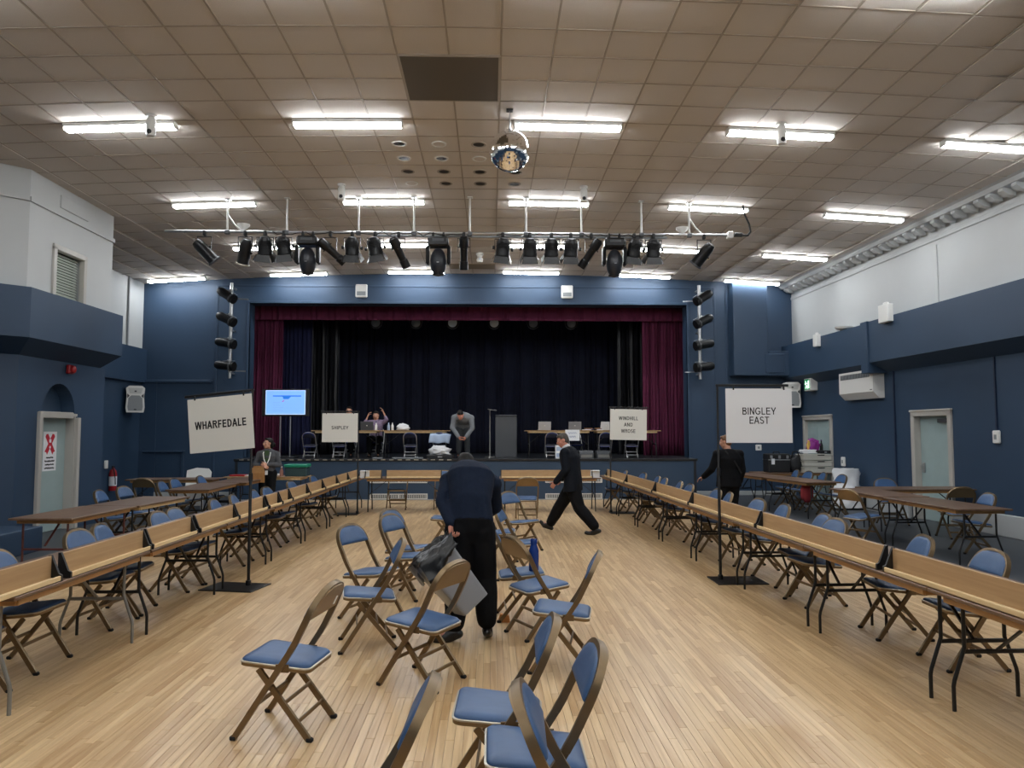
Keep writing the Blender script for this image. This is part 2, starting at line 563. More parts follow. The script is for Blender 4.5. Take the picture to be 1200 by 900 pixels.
# dark access panels of four tiles
for x0, y0 in ((X0 - 2 * T, Y0), ):
    t = thing('access_panel', 'large dark grey square panel in ceiling above the mirror ball', 'ceiling panel', (x0 + T, y0 + T, zc(x0 + T)))
    MB().box((0, 0, -.006), (2 * T - .05, 2 * T - .05, .012)).obj('panel', M_PANEL, t)
    mb = MB()
    for a, b, c, d in ((-.6, .6, -.6, -.575), (-.6, .6, .575, .6), (-.6, -.575, -.575, .575), (.575, .6, -.575, .575)):
        mb.bx(a, b, c, d, -.014, .004)
    mb.obj('panel_frame', M_TEE, t)
t = thing('access_panel', 'smaller looking tan panel in ceiling close to the stage wall', 'ceiling panel', (X0 - T, Y0 + 18.5 * T, zc(X0 - T)))
MB().box((0, 0, -.006), (2 * T - .02, T - .02, .012)).obj('panel', mat('tan panel', '8a7c64', .7), t)

# ---- far wall with the proscenium opening
PX0, PX1, PZ = -6.57, 5.42, 5.23
mb = MB()
mb.bx(-9.6, PX0, YF, YF + .45, 0, 5.95)
mb.bx(PX1, 8.9, YF, YF + .45, 0, 5.95)
mb.rings([[(x, YF, PZ), (x, YF + .45, PZ), (x, YF + .45, zc(x) + .05), (x, YF, zc(x) + .05)] for x in [PX0 + (PX1 - PX0) * i / 12 for i in range(13)]])
struct(mb.obj('wall_stage', M_BLUE))
mb = MB()
e = .07
mb.bx(PX0 - e, PX0, YF - .03, YF + .1, 1.04, PZ + e, .008)
mb.bx(PX1, PX1 + e, YF - .03, YF + .1, 1.04, PZ + e, .008)
mb.bx(PX0, PX1, YF - .03, YF + .1, PZ, PZ + e, .008)
struct(mb.obj('trim_1', M_BLUE))
mb = MB()
for x in (-7.45, 6.2):
    mb.bx(x - .03, x + .03, YF - .02, YF + .02, 0, 5.72, .006)
mb.bx(-7.45, 6.2, YF - .02, YF + .02, 5.69, 5.74, .006)
mb.bx(6.5, 6.55, YF - .02, YF + .02, 0, 5.8, .006)
struct(mb.obj('trim_2', M_BLUE))
mb = MB()
mb.bx(-9.45, -7.52, YF - .07, YF + .05, 3.05, 3.13, .01)
mb.bx(-9.45, -9.0, YF - .03, YF + .05, 0, 3.05)
mb.bx(-9.3, -8.2, YF - .09, YF, 1.18, 1.23, .008)
mb.bx(-8.3, -8.22, YF - .04, YF, 0, 1.18, .008)
struct(mb.obj('trim_3', M_BLUE))
struct(MB().bx(-9.45, PX0, YF - .03, YF, 0, .12, .01).obj('baseboard_stage', M_SKIRT))
struct(MB().bx(PX1, 8.4, YF - .03, YF, 0, .12, .01).obj('baseboard_stage_end', M_SKIRT))
# boxed duct beside the proscenium on the far wall
mb = MB()
mb.bx(6.58, 7.52, YF - .45, YF, 3.25, 5.84, .015)
mb.bx(7.52, 8.1, YF - .45, YF, 3.25, 3.92, .015)
mb.bx(7.42, 7.95, YF - .475, YF - .44, 3.32, 3.84, .012)
struct(mb.obj('trim_4', M_BLUE))

# ---- stage
ZS = 1.04
YS = 19.3
struct(MB().bx(-6.47, 5.3, YS, YS + .1, 0, ZS - .03).obj('wall_stage_front', M_BLUE))
mb = MB()
mb.bx(-6.5, 5.33, YS - .02, 26.5, ZS - .06, ZS, .008)
mb.bx(-6.47, -6.4, YS, YF, 0, ZS - .03); mb.bx(5.23, 5.3, YS, YF, 0, ZS - .03)
struct(mb.obj('floor_stage', M_STAGEF))
me = MB().bx(-.055, .055, -.012, .004, -.012, .012).mesh('nosing_dash', M_RIM)
nose = struct(MB().bx(-6.5, 5.33, YS - .035, YS - .015, ZS - .045, ZS + .002, .004).obj('trim_5', M_BLACKP))
for i in range(26):
    o = link('nosing_dash', me, nose, (-6.3 + i * .21, YS - .034, ZS - .02)); o['kind'] = 'structure'
mb = MB()
mb.bx(-9.7, -9.6, YF, 26.6, 0, 6.4); mb.bx(8.9, 9, YF, 26.6, 0, 6.4)
mb.bx(-9.7, 9, 26.5, 26.6, 0, 6.4); mb.bx(-9.7, 9, YF + .45, 26.6, 6.3, 6.4)
mb.bx(-9.7, -6.5, YF + .45, 26.6, ZS - .2, ZS); mb.bx(5.33, 9, YF + .45, 26.6, ZS - .2, ZS)
struct(mb.obj('wall_backstage', mat('black stage wall', '0c0d10', .8)))
struct(MB().bx(-6.47, 5.3, YS - .02, YS, 0, .02).obj('baseboard_stage_front', M_SKIRT))
# vents in the stage front
slat_me = MB().box((0, 0, 0), (.014, .016, .078), .002).mesh('slat', M_WHITEM)
nv = 0
for x0, x1, nm in ((-3.06, -1.6, 'west'), (1.4, 2.86, 'east')):
    for zz, wh in ((.09, 'lower'), (.5, 'upper')):
        side = 'under the tan table nearer the bin' if nm == 'west' else 'behind the walking man'
        t = thing('wall_vent', f'{wh} white framed vent grille in stage front, ' + ('below the Shipley side table' if nm == 'west' else 'behind the walking man in suit'), 'vent', ((x0 + x1) / 2, YS, zz))
        w = (x1 - x0) / 2
        mb = MB()
        for a, b, c, d in ((-w, w, .045, .07), (-w, w, -.07, -.045), (-w, -w + .03, -.045, .045), (w - .03, w, -.045, .045), (-.012, .012, -.045, .045)):
            mb.bx(a, b, -.03, 0, c, d)
        mb.obj('vent_frame', M_WHITEM, t)
        MB().bx(-w + .02, w - .02, -.004, 0, -.05, .05).obj('backing', M_DGREY, t)
        for k in range(40):
            xx = -w + .05 + (2 * w - .1) * k / 39
            link('slat', slat_me, t, (xx, -.014, 0))

# ---- right wall: turned a little (it toes in towards the stage)
RW = Matrix.Translation((8.83, 0, 0)) @ Matrix.Rotation(math.atan(.0227), 4, 'Z')
def on_rw(o):
    o.matrix_world = RW
    return o
DB = (13.66, 14.9, 2.12)
DA = (18.3, 19.87, 2.12)
mb = MB()
ys = [-6.2, DB[0], DB[1], DA[0], DA[1], 20.9]
for a, b in ((ys[0], ys[1]), (ys[2], ys[3]), (ys[4], ys[5])):
    mb.bx(0, .3, a, b, 0, ZB1)
for a, b, z in (DA, DB):
    mb.bx(0, .3, a, b, z, ZB1)
on_rw(struct(mb.obj('wall_right', M_BLUE)))
on_rw(struct(MB().bx(0, .3, -6.2, 20.9, ZB1, 6.1).obj('wall_right_upper', M_WHITE)))
mb = MB()      # bulkhead, sloping underside
for y0, y1, p in ((-6.2, 15.75, .40), (16.02, 20.7, .30)):
    mb.add([(-p, y0, ZB0), (-p, y0, ZB1), (0, y0, ZB1), (0, y0, ZB0 - .2), (-p, y1, ZB0), (-p, y1, ZB1), (0, y1, ZB1), (0, y1, ZB0 - .2)],
           [(0, 1, 2, 3), (4, 7, 6, 5), (0, 4, 5, 1), (1, 5, 6, 2), (0, 3, 7, 4)])
mb.bx(-.44, 0, 15.75, 16.02, ZB0 - .22, ZB1 + .01, .01)
on_rw(struct(mb.obj('trim_6', M_BLUE)))
mb = MB()      # wall pipes in paint
mb.bx(-.03, 0, 15.5, 15.53, 0, 3.0); mb.bx(-.025, 0, 12.44, 12.47, 1.7, 3.0)
on_rw(struct(mb.obj('trim_7', mat('dark blue pipe', '1a2740', .5))))
on_rw(struct(MB().bx(-.02, 0, 13.9, 13.915, ZB1, 5.3).obj('trim_8', M_WHITE)))
on_rw(struct(MB().bx(-.025, .0, -6, 20.5, 5.38, 5.46, .01).obj('trim_9', M_WHITE)))
mb = MB()      # boxed skirting
mb.bx(-.1, 0, -6, DB[0] - .1, 0, .36, .01); mb.bx(-.1, 0, DB[1] + .1, DA[0] - .1, 0, .36, .01)
on_rw(struct(mb.obj('baseboard_right', M_SKIRT)))
# cornice, with its blocks
prof = [(0, 5.62), (-.1, 5.62), (-.14, 5.68), (-.3, 5.68), (-.33, 5.75), (-.42, 5.78), (-.5, 5.84), (-.5, 6.0), (0, 6.0)]
mb = MB()
mb.rings([[(u, -6.2, z) for u, z in prof], [(u, 20.7, z) for u, z in prof]])
cor = on_rw(struct(mb.obj('cornice', M_WHITE)))
blk = MB().add([(-.05, -.06, 5.55), (-.05, .06, 5.55), (-.05, .06, 5.68), (-.05, -.06, 5.68), (-.17, -.06, 5.57), (-.17, .06, 5.57), (-.27, .06, 5.63), (-.27, -.06, 5.63), (-.27, .06, 5.69), (-.27, -.06, 5.69)],
               [(0, 1, 5, 4), (4, 5, 6, 7), (7, 6, 8, 9), (0, 4, 7, 9, 3), (1, 2, 8, 6, 5), (3, 9, 8, 2), (0, 3, 2, 1)]).mesh('cornice_block', M_WHITE)
for k in range(46):
    o = link('cornice_block', blk, cor, (0, 6.6 + k * .305, 0)); o['kind'] = 'structure'

# doors in the right wall
def door(name, w, h, dp):
    """local: opening along y (0..w), wall face x=0, hall at -x"""
    d = struct(link(name, None))
    mb = MB()
    f = .09
    for a, b, c, e in ((-.02, f, 0, h), (w - f, w + .02, 0, h), (-.02, w + .02, h - f, h + .02)):
        mb.bx(-.045, .02, a, b, c, e, .012)
    mb.bx(-.06, 0, -.04, w + .04, h, h + .04, .01)
    struct(mb.obj('door_frame', M_TRIMG, d))
    mb = MB()
    mb.bx(0, .15, f - .03, f, 0, h - f); mb.bx(0, .15, w - f, w - f + .03, 0, h - f); mb.bx(0, .15, f, w - f, h - f, h - f + .03)
    struct(mb.obj('jamb', M_TRIMG, d))
    struct(MB().bx(dp, dp + .04, f, w - f, .005, h - f).obj('door_leaf', M_DOORG, d))
    return d
# (leaf sits deep in the wall)
d = door('door_1', DB[1] - DB[0], DB[2], .1)
d.matrix_world = RW @ Matrix.Translation((0, DB[0], 0))
mb = MB()
mb.bx(.07, .1, 1.02, 1.08, .92, 1.12, .006); mb.tube([(.08, 1.05, 1.06), (.03, 1.05, 1.06), (.03, .95, 1.06)], .01)
struct(mb.obj('door_handle', M_ALU, d))
struct(MB().bx(.03, .1, .2, .5, 1.9, 1.98, .01).obj('door_closer', M_DGREY, d))
d = door('door_2', DA[1] - DA[0], DA[2], .05)
d.matrix_world = RW @ Matrix.Translation((0, DA[0], 0))
pm = MB().bx(.03, .055, -.2, .2, .95, 1.85, .012).mesh('door_panel', M_DOORG)
for yy in (.45, 1.1):
    struct(link('door_panel', pm, d, (0, yy, 0)))

# ---- left: a room block with a balcony band, then the wall set back
LX = -7.5
NY0, NY1 = 12.68, 13.86          # door niche
ch = [(-7.5, 14.78), (-7.5, 12.1), (-8.7, 10.9), (-8.7, -6.1)]
mb = MB()
zt = 2.97
mb.bx(-7.8, LX, 12.1, NY0, 0, zt); mb.bx(-7.8, LX, NY1, 14.78, 0, zt)
# arch piece
zs, cy, ra = 2.06, (NY0 + NY1) / 2, .49
poly = [(NY0, zt), (NY1, zt), (NY1, zs)] + [(cy + ra * math.cos(a), zs + ra * 1.03 * math.sin(a)) for a in [PI * k / 14 for k in range(15)]] + [(NY0, zs)]
Mx = Matrix(((0, 0, 1, -7.8), (1, 0, 0, 0), (0, 1, 0, 0), (0, 0, 0, 1)))
mb.prism(poly, .3, Mx)
mb.bx(-7.9, -7.74, NY0 - .05, NY1 + .05, 0, zt)
mb.add([(-7.5, 12.1, 0), (-8.7, 10.9, 0), (-8.7, -6.1, 0), (-9.6, -6.1, 0), (-9.6, 14.78, 0), (-7.8, 14.78, 0), (-7.8, 12.1, 0)] +
       [(-7.5, 12.1, zt), (-8.7, 10.9, zt), (-8.7, -6.1, zt), (-9.6, -6.1, zt), (-9.6, 14.78, zt), (-7.8, 14.78, zt), (-7.8, 12.1, zt)],
       [(0, 1, 8, 7), (1, 2, 9, 8), (2, 3, 10, 9), (3, 4, 11, 10), (4, 5, 12, 11), (7, 8, 9, 10, 11, 12, 13)])
struct(mb.obj('wall_left', M_BLUE))
# balcony band
bo = [(-7.1, 14.6), (-7.1, 11.7), (-8.15, 10.65), (-8.15, -6.1)]
so = [(-7.5, 14.6), (-7.5, 12.1), (-8.7, 10.9), (-8.7, -6.1)]
mb = MB()
n = 4
vs = [(x, y, ZB0 - .02) for x, y in bo] + [(x, y, ZB1 - .12) for x, y in bo] + [(x, y, 2.95) for x, y in so] + [(x - .9, y, ZB1 - .12) for x, y in so]
fs = []
for i in range(3):
    fs += [(i, i + 1, n + i + 1, n + i), (2 * n + i, 2 * n + i + 1, i + 1, i), (n + i, n + i + 1, 3 * n + i + 1, 3 * n + i)]
fs += [(0, n, 3 * n, 2 * n)]
mb.add(vs, fs)
struct(mb.obj('trim_10', M_BLUE))
# white upper block with its slatted window
WY0, WY1, WZ1 = 12.6, 13.52, 4.82
mb = MB()
mb.bx(-7.6, -7.3, 11.9, WY0, 3.9, 6.0); mb.bx(-7.6, -7.3, WY1, 14.52, 3.9, 6.0); mb.bx(-7.6, -7.3, WY0, WY1, WZ1, 6.0)
mb.add([(-7.3, 11.9, 3.9), (-8.4, 10.8, 3.9), (-8.4, -6.1, 3.9), (-9.5, -6.1, 3.9), (-9.5, 14.52, 3.9), (-7.6, 14.52, 3.9)] +
       [(-7.3, 11.9, 6), (-8.4, 10.8, 6), (-8.4, -6.1, 6), (-9.5, -6.1, 6), (-9.5, 14.52, 6), (-7.6, 14.52, 6)],
       [(0, 1, 7, 6), (1, 2, 8, 7), (2, 3, 9, 8), (3, 4, 10, 9), (4, 5, 11, 10)])
struct(mb.obj('wall_left_upper', M_WHITE))
mb = MB()
for a, b in (((-7.3, 14.53), (-7.3, 11.88)), ((-7.3, 11.88), (-8.4, 10.78)), ((-8.4, 10.78), (-8.4, -6))):
    mb.sweep([(a[0], a[1], 5.40), (b[0], b[1], 5.40)], [(-.03, -.035), (.045, -.035), (.045, .0), (.03, .035), (-.03, .035)], (0, 0, 1))
mb.bx(-7.31, -7.28, 12.72, 13.6, 5.52, 5.74, .008)
struct(mb.obj('trim_11', M_WHITE))
win = struct(link('window_1', None))
mb = MB()
for a, b, c, d_ in ((WY0 - .05, WY0 + .04, 3.9, WZ1), (WY1 - .04, WY1 + .05, 3.9, WZ1), (WY0 - .05, WY1 + .05, WZ1 - .04, WZ1 + .05)):
    mb.bx(-7.36, -7.26, a, b, c, d_, .008)
struct(mb.obj('window_frame', M_TRIMG, win))
struct(MB().bx(-7.5, -7.48, WY0, WY1, 3.9, WZ1).obj('pane', mat('dim window glass', '3a4a40', .2), win))
sl = MB().box((0, 0, 0), (.062, WY1 - WY0 - .09, .006), R=Matrix.Rotation(.85, 3, 'Y')).mesh('blind_slat', mat('blind slat', 'c3cec2', .5))
for k in range(17):
    o = link('blind_slat', sl, win, (-7.4, (WY0 + WY1) / 2, 3.98 + k * .048)); o['kind'] = 'structure'
# set-back wall beyond the block
struct(MB().bx(-9.8, -9.43, 14.5, 20.9, 0, 3.95).obj('wall_left_far', M_BLUE))
struct(MB().bx(-9.8, -9.43, 14.5, 20.9, 3.95, 6.05).obj('wall_left_far_upper', M_WHITE))
struct(MB().bx(-9.43, -9.3, 14.8, YF, 3.05, 3.95).obj('trim_12', M_BLUE))
struct(MB().tube([(-9.4, 19.6, 3.95), (-9.4, 19.6, 5.8)], .025).obj('trim_13', M_GREYP))
struct(MB().bx(-8.7, -6.55, -6, 11.3, 0, .35, .01).obj('trim_14', M_BLUE))
# door in the niche
d = struct(link('door_3', None))
mb = MB()
mb.bx(-7.52, -7.44, NY0 - .03, NY0 + .06, 0, 2.06, .01); mb.bx(-7.52, -7.44, NY1 - .06, NY1 + .03, 0, 1.98, .01); mb.bx(-7.52, -7.45, NY0, NY1 - .2, 1.96, 2.07, .01)
struct(mb.obj('door_frame', M_TRIMG, d))
mb = MB()
mb.bx(-7.75, -7.5, NY1 - .08, NY1 - .05, 0, 2.0); mb.bx(-7.75, -7.5, NY0, NY1, 2.0, 2.05)
struct(mb.obj('jamb', M_TRIMG, d))
struct(MB().bx(-7.70, -7.66, NY0 + .02, NY1 - .06, .01, 1.97).obj('door_leaf', M_DOORG, d))
# back of the hall, behind the camera
struct(MB().bx(-9.8, 9.6, -6.4, -6.0, 0, ZB1).obj('wall_back', M_BLUE))
struct(MB().bx(-9.8, 9.6, -6.4, -6.0, ZB1, 6.1).obj('wall_back_upper', M_WHITE))

# ---- curtains
def curtain(name, label, x0, x1, y, z0, z1, m, waves, amp, seed=0, group=None, rag=0.):
    r = random.Random(seed)
    n = int(waves * 10)
    ph = [r.uniform(-.6, .6) for _ in range(n + 1)]
    rows = 9
    mb = MB(); vs = []
    for j in range(rows):
        v = j / (rows - 1)
        for i in range(n + 1):
            u = i / n
            a = 2 * PI * waves * u + .8 * math.sin(5.3 * u * waves / 6 + seed)
            am = amp * (.55 + .45 * math.sin(2.1 * u * waves + seed * 1.7)) * (1.1 - .25 * v)
            px = x0 + (x1 - x0) * u + .012 * math.sin(a * 2) + rag * (1 - v) * math.sin(3 * u + seed) * .4
            vs.append((px, y + am * math.sin(a + .5 * math.sin(v * 2 + seed)) + .02 * math.sin(7 * v + u * 9), z0 + (z1 - z0) * v + (rag * u * (1 - v) if rag else 0)))
    fs = [(j * (n + 1) + i, j * (n + 1) + i + 1, (j + 1) * (n + 1) + i + 1, (j + 1) * (n + 1) + i) for j in range(rows - 1) for i in range(n)]
    mb.add(vs, fs)
    o = mb.obj(name, m, None, 60, recalc=False)
    md = o.modifiers.new('thick', 'SOLIDIFY'); md.thickness = .012
    return tag(o, label, 'curtain', group)
curtain('stage_curtain', 'maroon velvet curtain drawn aside behind the woman in grey cardigan', -7.0, -5.98, 21.7, ZS + .01, 5.2, M_MAROON, 13, .07, 1)
curtain('stage_curtain', 'maroon velvet curtain drawn aside beside the Windhill and Wrose sign', 4.42, 5.85, 21.7, ZS + .01, 5.2, M_MAROON, 16, .08, 2)
curtain('stage_valance', 'dark maroon pelmet across top of the stage opening', -6.9, 5.8, 21.5, 4.93, 5.5, M_MAROON, 70, .035, 3)
curtain('stage_leg_curtain', 'dark royal blue curtain behind the television stand', -6.45, -5.35, 22.6, ZS + .01, 5.6, M_BLUEC, 9, .06, 4)
curtain('stage_leg_curtain', 'shiny black side curtain next to the dark blue curtain', -5.55, -4.6, 22.9, ZS + .01, 5.6, M_BLACKC, 8, .09, 5)
curtain('stage_leg_curtain', 'shiny black side curtain next to the maroon curtain by the Windhill sign', 3.9, 4.9, 22.9, ZS + .01, 5.6, M_BLACKC, 8, .09, 6)
curtain('stage_backdrop', 'navy black backdrop curtain across the back of stage', -6.5, 5.5, 24.6, ZS + .01, 5.9, M_NAVYC, 60, .07, 7)

# ------------------------------------------------------------------ fluorescent battens
def make_strip():
    t = thing('strip_light', 'x', 'ceiling light')
    MB().box((0, 0, -.025), (1.52, .15, .05), .006).obj('housing', M_WHITEM, t)
    pr = [(-.068, -.045), (.068, -.045), (.06, -.088), (-.06, -.088)]
    MB().rings([[(x, a, b) for a, b in pr] for x in (-.74, .74)]).obj('diffuser', M_LIGHT, t)
    me = MB().rings([[(x, a * 1.05, b * 1.03 if b < -.05 else b + .02) for a, b in pr] for x in (0, .02)]).mesh('end_cap', M_WHITEM)
    link('end_cap', me, t, (.74, 0, 0)); link('end_cap', me, t, (-.76, 0, 0))
    return t
strip0 = make_strip(); first = True
ROWS = [(10.3, 'mirror ball row'), (13.85, 'row before the lighting bar'), (17.1, 'row behind the lighting bar'), (20.0, 'stage wall row'),
        (6.75, 'row overhead'), (3.2, 'second row overhead'), (-.3, 'third row overhead'), (-3.8, 'fourth row overhead')]
for y, nm in ROWS:
    cols = [-5.13, -2.0, 1.08, 4.1, 7.08]
    if y == 20.0:
        cols = [-8.35] + cols
    if y == 10.3 or y < 7:
        cols = [-5.13, -2.0, 1.08, 4.1, 7.2]
    for k, x in enumerate(cols):
        lab = f'lit ceiling batten, {ORD[k]} from left in the {nm}'
        place(strip0, first, (x, y, zc(x) - .004), 0, lab, 'fluorescent ceiling battens', rot=(0, math.atan(.0082 * (x + .45)), 0))
        first = False

# ================================================================== FOLDING CHAIRS  (local: faces +x)
def arch_line(s, w=.215):
    pass
def chair_arch_pts(n=24):
    """the bent channel: front foot, side, arch over the top, other side, other front foot"""
    hw = .212
    def back(s):                      # x of the leaning back at height s
        return -.105 - (s - .55) * .47
    left = [(.25, hw, .012), (.05, hw, .314), (-.07, hw, .495), (-.10, hw, .545), (back(.66), hw, .66)]
    arch = []
    for k in range(1, n):
        a = PI * k / n
        s = .66 + .175 * math.sin(a) ** .85
        arch.append((back(s), hw * (abs(math.cos(a)) ** .8) * (1 if math.cos(a) > 0 else -1), s))
    right = [(x, -y, z) for x, y, z in left[::-1]]
    return left, arch, right
def arch_outline(w, s0, top, rise, n=16):
    """2d outline (y, s) of the back panel, flat bottom"""
    pts = [(-w, s0), (w, s0), (w, top - rise)]
    for k in range(1, n):
        a = PI * k / n
        c = math.cos(a)
        pts.append((w * (abs(c) ** .8) * (1 if c > 0 else -1), top - rise + rise * math.sin(a) ** .85))
    pts.append((-w, top - rise))
    return pts
def inset(poly, d):
    cx = sum(p[0] for p in poly) / len(poly); cy = sum(p[1] for p in poly) / len(poly)
    out = []
    for x, y in poly:
        L = math.hypot(x - cx, y - cy)
        out.append((x - (x - cx) / L * d, y - (y - cy) / L * d))
    return out
def pad_rings(mb, poly, f, steps, mi=0):
    """rings of an upholstered pad: steps = (inset, lift); f(y, s, lift) -> point"""
    rg = []
    for d, h in steps:
        rg.append([f(a, b, h) for a, b in inset(poly, d)])
    mb.rings(rg, False, True, mi)
def rrect(hx, hy, r, n=5):
    pts = []
    for sx, sy, a0 in ((1, 1, 0), (-1, 1, PI / 2), (-1, -1, PI), (1, -1, 1.5 * PI)):
        for k in range(n):
            a = a0 + PI / 2 * k / (n - 1)
            pts.append((sx * (hx - r) + r * math.cos(a), sy * (hy - r) + r * math.sin(a)))
    return pts

def make_chair(nm, label, frame, panel, pad, caps=True, rear_pad=False):
    t = thing(nm, label, 'chair')
    left, arch, right = chair_arch_pts()
    prof = [(-.011, -.017), (.011, -.017), (.011, .017), (-.011, .017)]
    # the arch above the seat
    P = left[2:] + arch + right[:3]
    cx = Vector((-.25, 0, .6))
    mb = MB()
    rg = []
    for i, p in enumerate(P):
        p = Vector(p)
        tn = (Vector(P[min(i + 1, len(P) - 1)]) - Vector(P[max(i - 1, 0)])).normalized()
        nrm = Vector((.905, 0, .425)) if p.z > .55 else Vector((.84, 0, .55))   # across the back
        nrm = (nrm - tn * nrm.dot(tn)).normalized()
        inn = tn.cross(nrm)
        rg.append([p + inn * a + nrm * b for a, b in prof])
    mb.rings(rg)
    mb.obj('back_frame', frame, t, 35)
    caps_me = MB().box((0, 0, 0), (.04, .03, .026), .007).mesh('foot_cap', M_BLACKR)
    for sg in (1, -1):
        mb = MB()
        q = [(x, y * sg, z) for x, y, z in left[:3]]
        mb.sweep(q, [(-.011, -.016), (.011, -.016), (.011, .016), (-.011, .016)], (0, 1, 0))
        lg = mb.obj('leg', frame, t)
        if caps: link('foot_cap', caps_me, lg, (.255, .212 * sg, .012))
        mb = MB()
        mb.sweep([(.13, .178 * sg, .386), (-.175, .178 * sg, .012)], [(-.010, -.016), (.010, -.016), (.010, .016), (-.010, .016)], (0, 1, 0))
        lg = mb.obj('leg', frame, t)
        if caps: link('foot_cap', caps_me, lg, (-.18, .178 * sg, .012))
    for p, w in (((-.03, .205), .175), ((-.108, .104), .175), ((.13, .195), .21)):
        MB().box((p[0], 0, p[1]), (.012, 2 * w, .026), .004).obj('crossbar', frame, t)
    # back panel (metal, behind) and pad (in front)
    O = Vector((-.105, 0, .55)); ax = Vector((-.425, 0, .905)); nr = Vector((.905, 0, .425))
    def f(y, s, h):
        cv = -.018 * (1 - (y / .21) ** 2)          # gently hollowed
        return O + Vector((0, y, 0)) + ax * s + nr * (h + cv)
    out = arch_outline(.202, .135, .318, .18)
    mb = MB(); pad_rings(mb, out, f, [(.0, -.012), (.0, .004), (.02, .006)])
    pn = mb.obj('back_panel', panel, t, 40)
    mb = MB(); pad_rings(mb, arch_outline(.203, .13, .317, .178), f, [(.0, .008), (.0, .02), (.010, .029), (.05, .037), (.11, .039)])
    mb.obj('back_pad', pad, t, 60)
    if rear_pad:
        mb = MB(); pad_rings(mb, arch_outline(.18, .15, .296, .16), f, [(.0, -.012), (.01, -.022), (.05, -.026)])
        mb.obj('rear_pad', pad, t, 60)
    # seat: pan with rim, then the pad
    base = rrect(.205, .195, .045)
    def g(x, y, h):
        tp = 1.0 + .06 * (x / .2)
        return Vector((x + .035, y * tp, .408 + h + .02 * (x / .2)))
    mb = MB(); pad_rings(mb, base, g, [(.012, -.022), (.0, -.018), (.0, .004), (.01, .008)])
    mb.obj('seat_pan', panel, t, 40)
    mb = MB(); pad_rings(mb, base, g, [(-.003, -.001), (-.004, .006), (.006, .009), (.009, .006)])
    mb.obj('seat_rim', M_RIM, t, 40)
    mb = MB(); pad_rings(mb, base, g, [(.007, .004), (.008, .014), (.02, .024), (.06, .031), (.12, .034)])
    mb.obj('seat_pad', pad, t, 60)
    # hinge brackets
    for sg in (1, -1):
        mb = MB(); mb.box((-.02, .198 * sg, .40), (.08, .006, .045), .002)
        mb.obj('hinge', frame, t)
    return t

chair0 = make_chair('folding_chair', 'x', M_BRONZE, M_BRONZEP, M_VINYLB)
def chair_at(first, x, y, fx, fy, label, group=None):
    return place(chair0, first, (x, y, 0), math.atan2(fy, fx), label, group)

G1 = 'folding chairs standing loose on the dance floor'
LOOSE = [
    (-1.15, 4.53, -.985, .17, 'blue padded folding chair standing alone, nearest the Wharfedale sign stand'),
    (-.43, 5.32, -.87, .48, 'folding chair with bronze back to us, in front of the grey bin'),
    (-.95, 6.23, -.98, -.19, 'folding chair sideways on, left of the grey bin, its seat pointing left'),
    (-1.15, 7.18, .9, -.44, 'first of three folding chairs in a row facing the black bin bag'),
    (-.89, 8.07, .9, -.44, 'second of three folding chairs in a row, partly behind the bin bag'),
    (-.96, 8.6, .9, -.44, 'last of three folding chairs in a row, farthest from the bin bag'),
    (-.65, 11.5, -1, .05, 'folding chair beyond the bending man, only seat edge showing beside his arm'),
    (.57, 5.63, -.98, .17, 'folding chair sideways on, standing by itself right of the blue bottle'),
    (.38, 6.51, .88, .45, 'folding chair with bronze back to us beside the blue bottle chair'),
    (.25, 7.1, 1, .05, 'folding chair with a blue bottle standing on its seat'),
    (.42, 11.05, .75, -.66, 'folding chair with blue back pad facing us, near walking man, last of its cluster'),
    (.3, 8.95, 1, -.2, 'folding chair in the cluster behind the bending man, next in front of last one'),
    (.08, 9.9, 1, -.1, 'folding chair mostly hidden behind the bending man, deep inside the cluster'),
    (.075, 3.66, -1, .04, 'close folding chair with whole seat showing, behind the front most seat'),
    (.22, 3.18, -1, .0, 'close folding chair with its seat cut by the lower frame edge'),
    (.33, 2.66, .99, -.03, 'close folding chair leaning over the front seat, showing back frame edge and blue pad'),
    (-.44, 2.76, -.99, .03, 'close folding chair of which only the back edge shows, standing apart from the others'),
]
for i, (x, y, fx, fy, lab) in enumerate(LOOSE):
    c = chair_at(i == 0, x, y, fx, fy, lab, G1)
    if i == 0:
        c0 = c
# small pale patch on the lone chair's back panel
st = MB().box((0, 0, 0), (.003, .022, .05)).obj('patch', M_PAPER, c0, None, (-.245, -.01, .74), (0, -.44, 0))
st['label'] = 'small white patch on back panel'

G2 = 'chairs tucked behind the counting tables on the left'
for k, (y, xb) in enumerate([(4.95, -3.5), (5.75, -3.55), (6.95, -3.6), (7.42, -3.62), (8.5, -3.56), (8.9, -3.55), (10.05, -3.5), (10.8, -3.5), (11.65, -3.48), (12.25, -3.48), (13.75, -3.48), (15.4, -3.47)]):
    chair_at(False, xb + .08, y, 1, RND.uniform(-.12, .12), f'blue folding chair tucked under left counting tables, {ORD[k]} counting from the near end', G2)
G3 = 'chairs tucked behind the counting tables on the right'
for k, (y, xb) in enumerate([(5.6, 3.86), (6.4, 3.79), (7.6, 3.62), (8.1, 3.7), (9.2, 3.7), (9.9, 3.65), (11.0, 3.59), (11.6, 3.6), (12.8, 3.5), (13.5, 3.5), (14.5, 3.46), (15.1, 3.46), (16.3, 3.42), (17.3, 3.2)]):
    chair_at(False, xb - .31, y, -1, RND.uniform(-.15, .15), f'blue folding chair tucked under right counting tables, {ORD[k]} counting from the near end', G3)
G4 = 'chairs at the outlying tables'
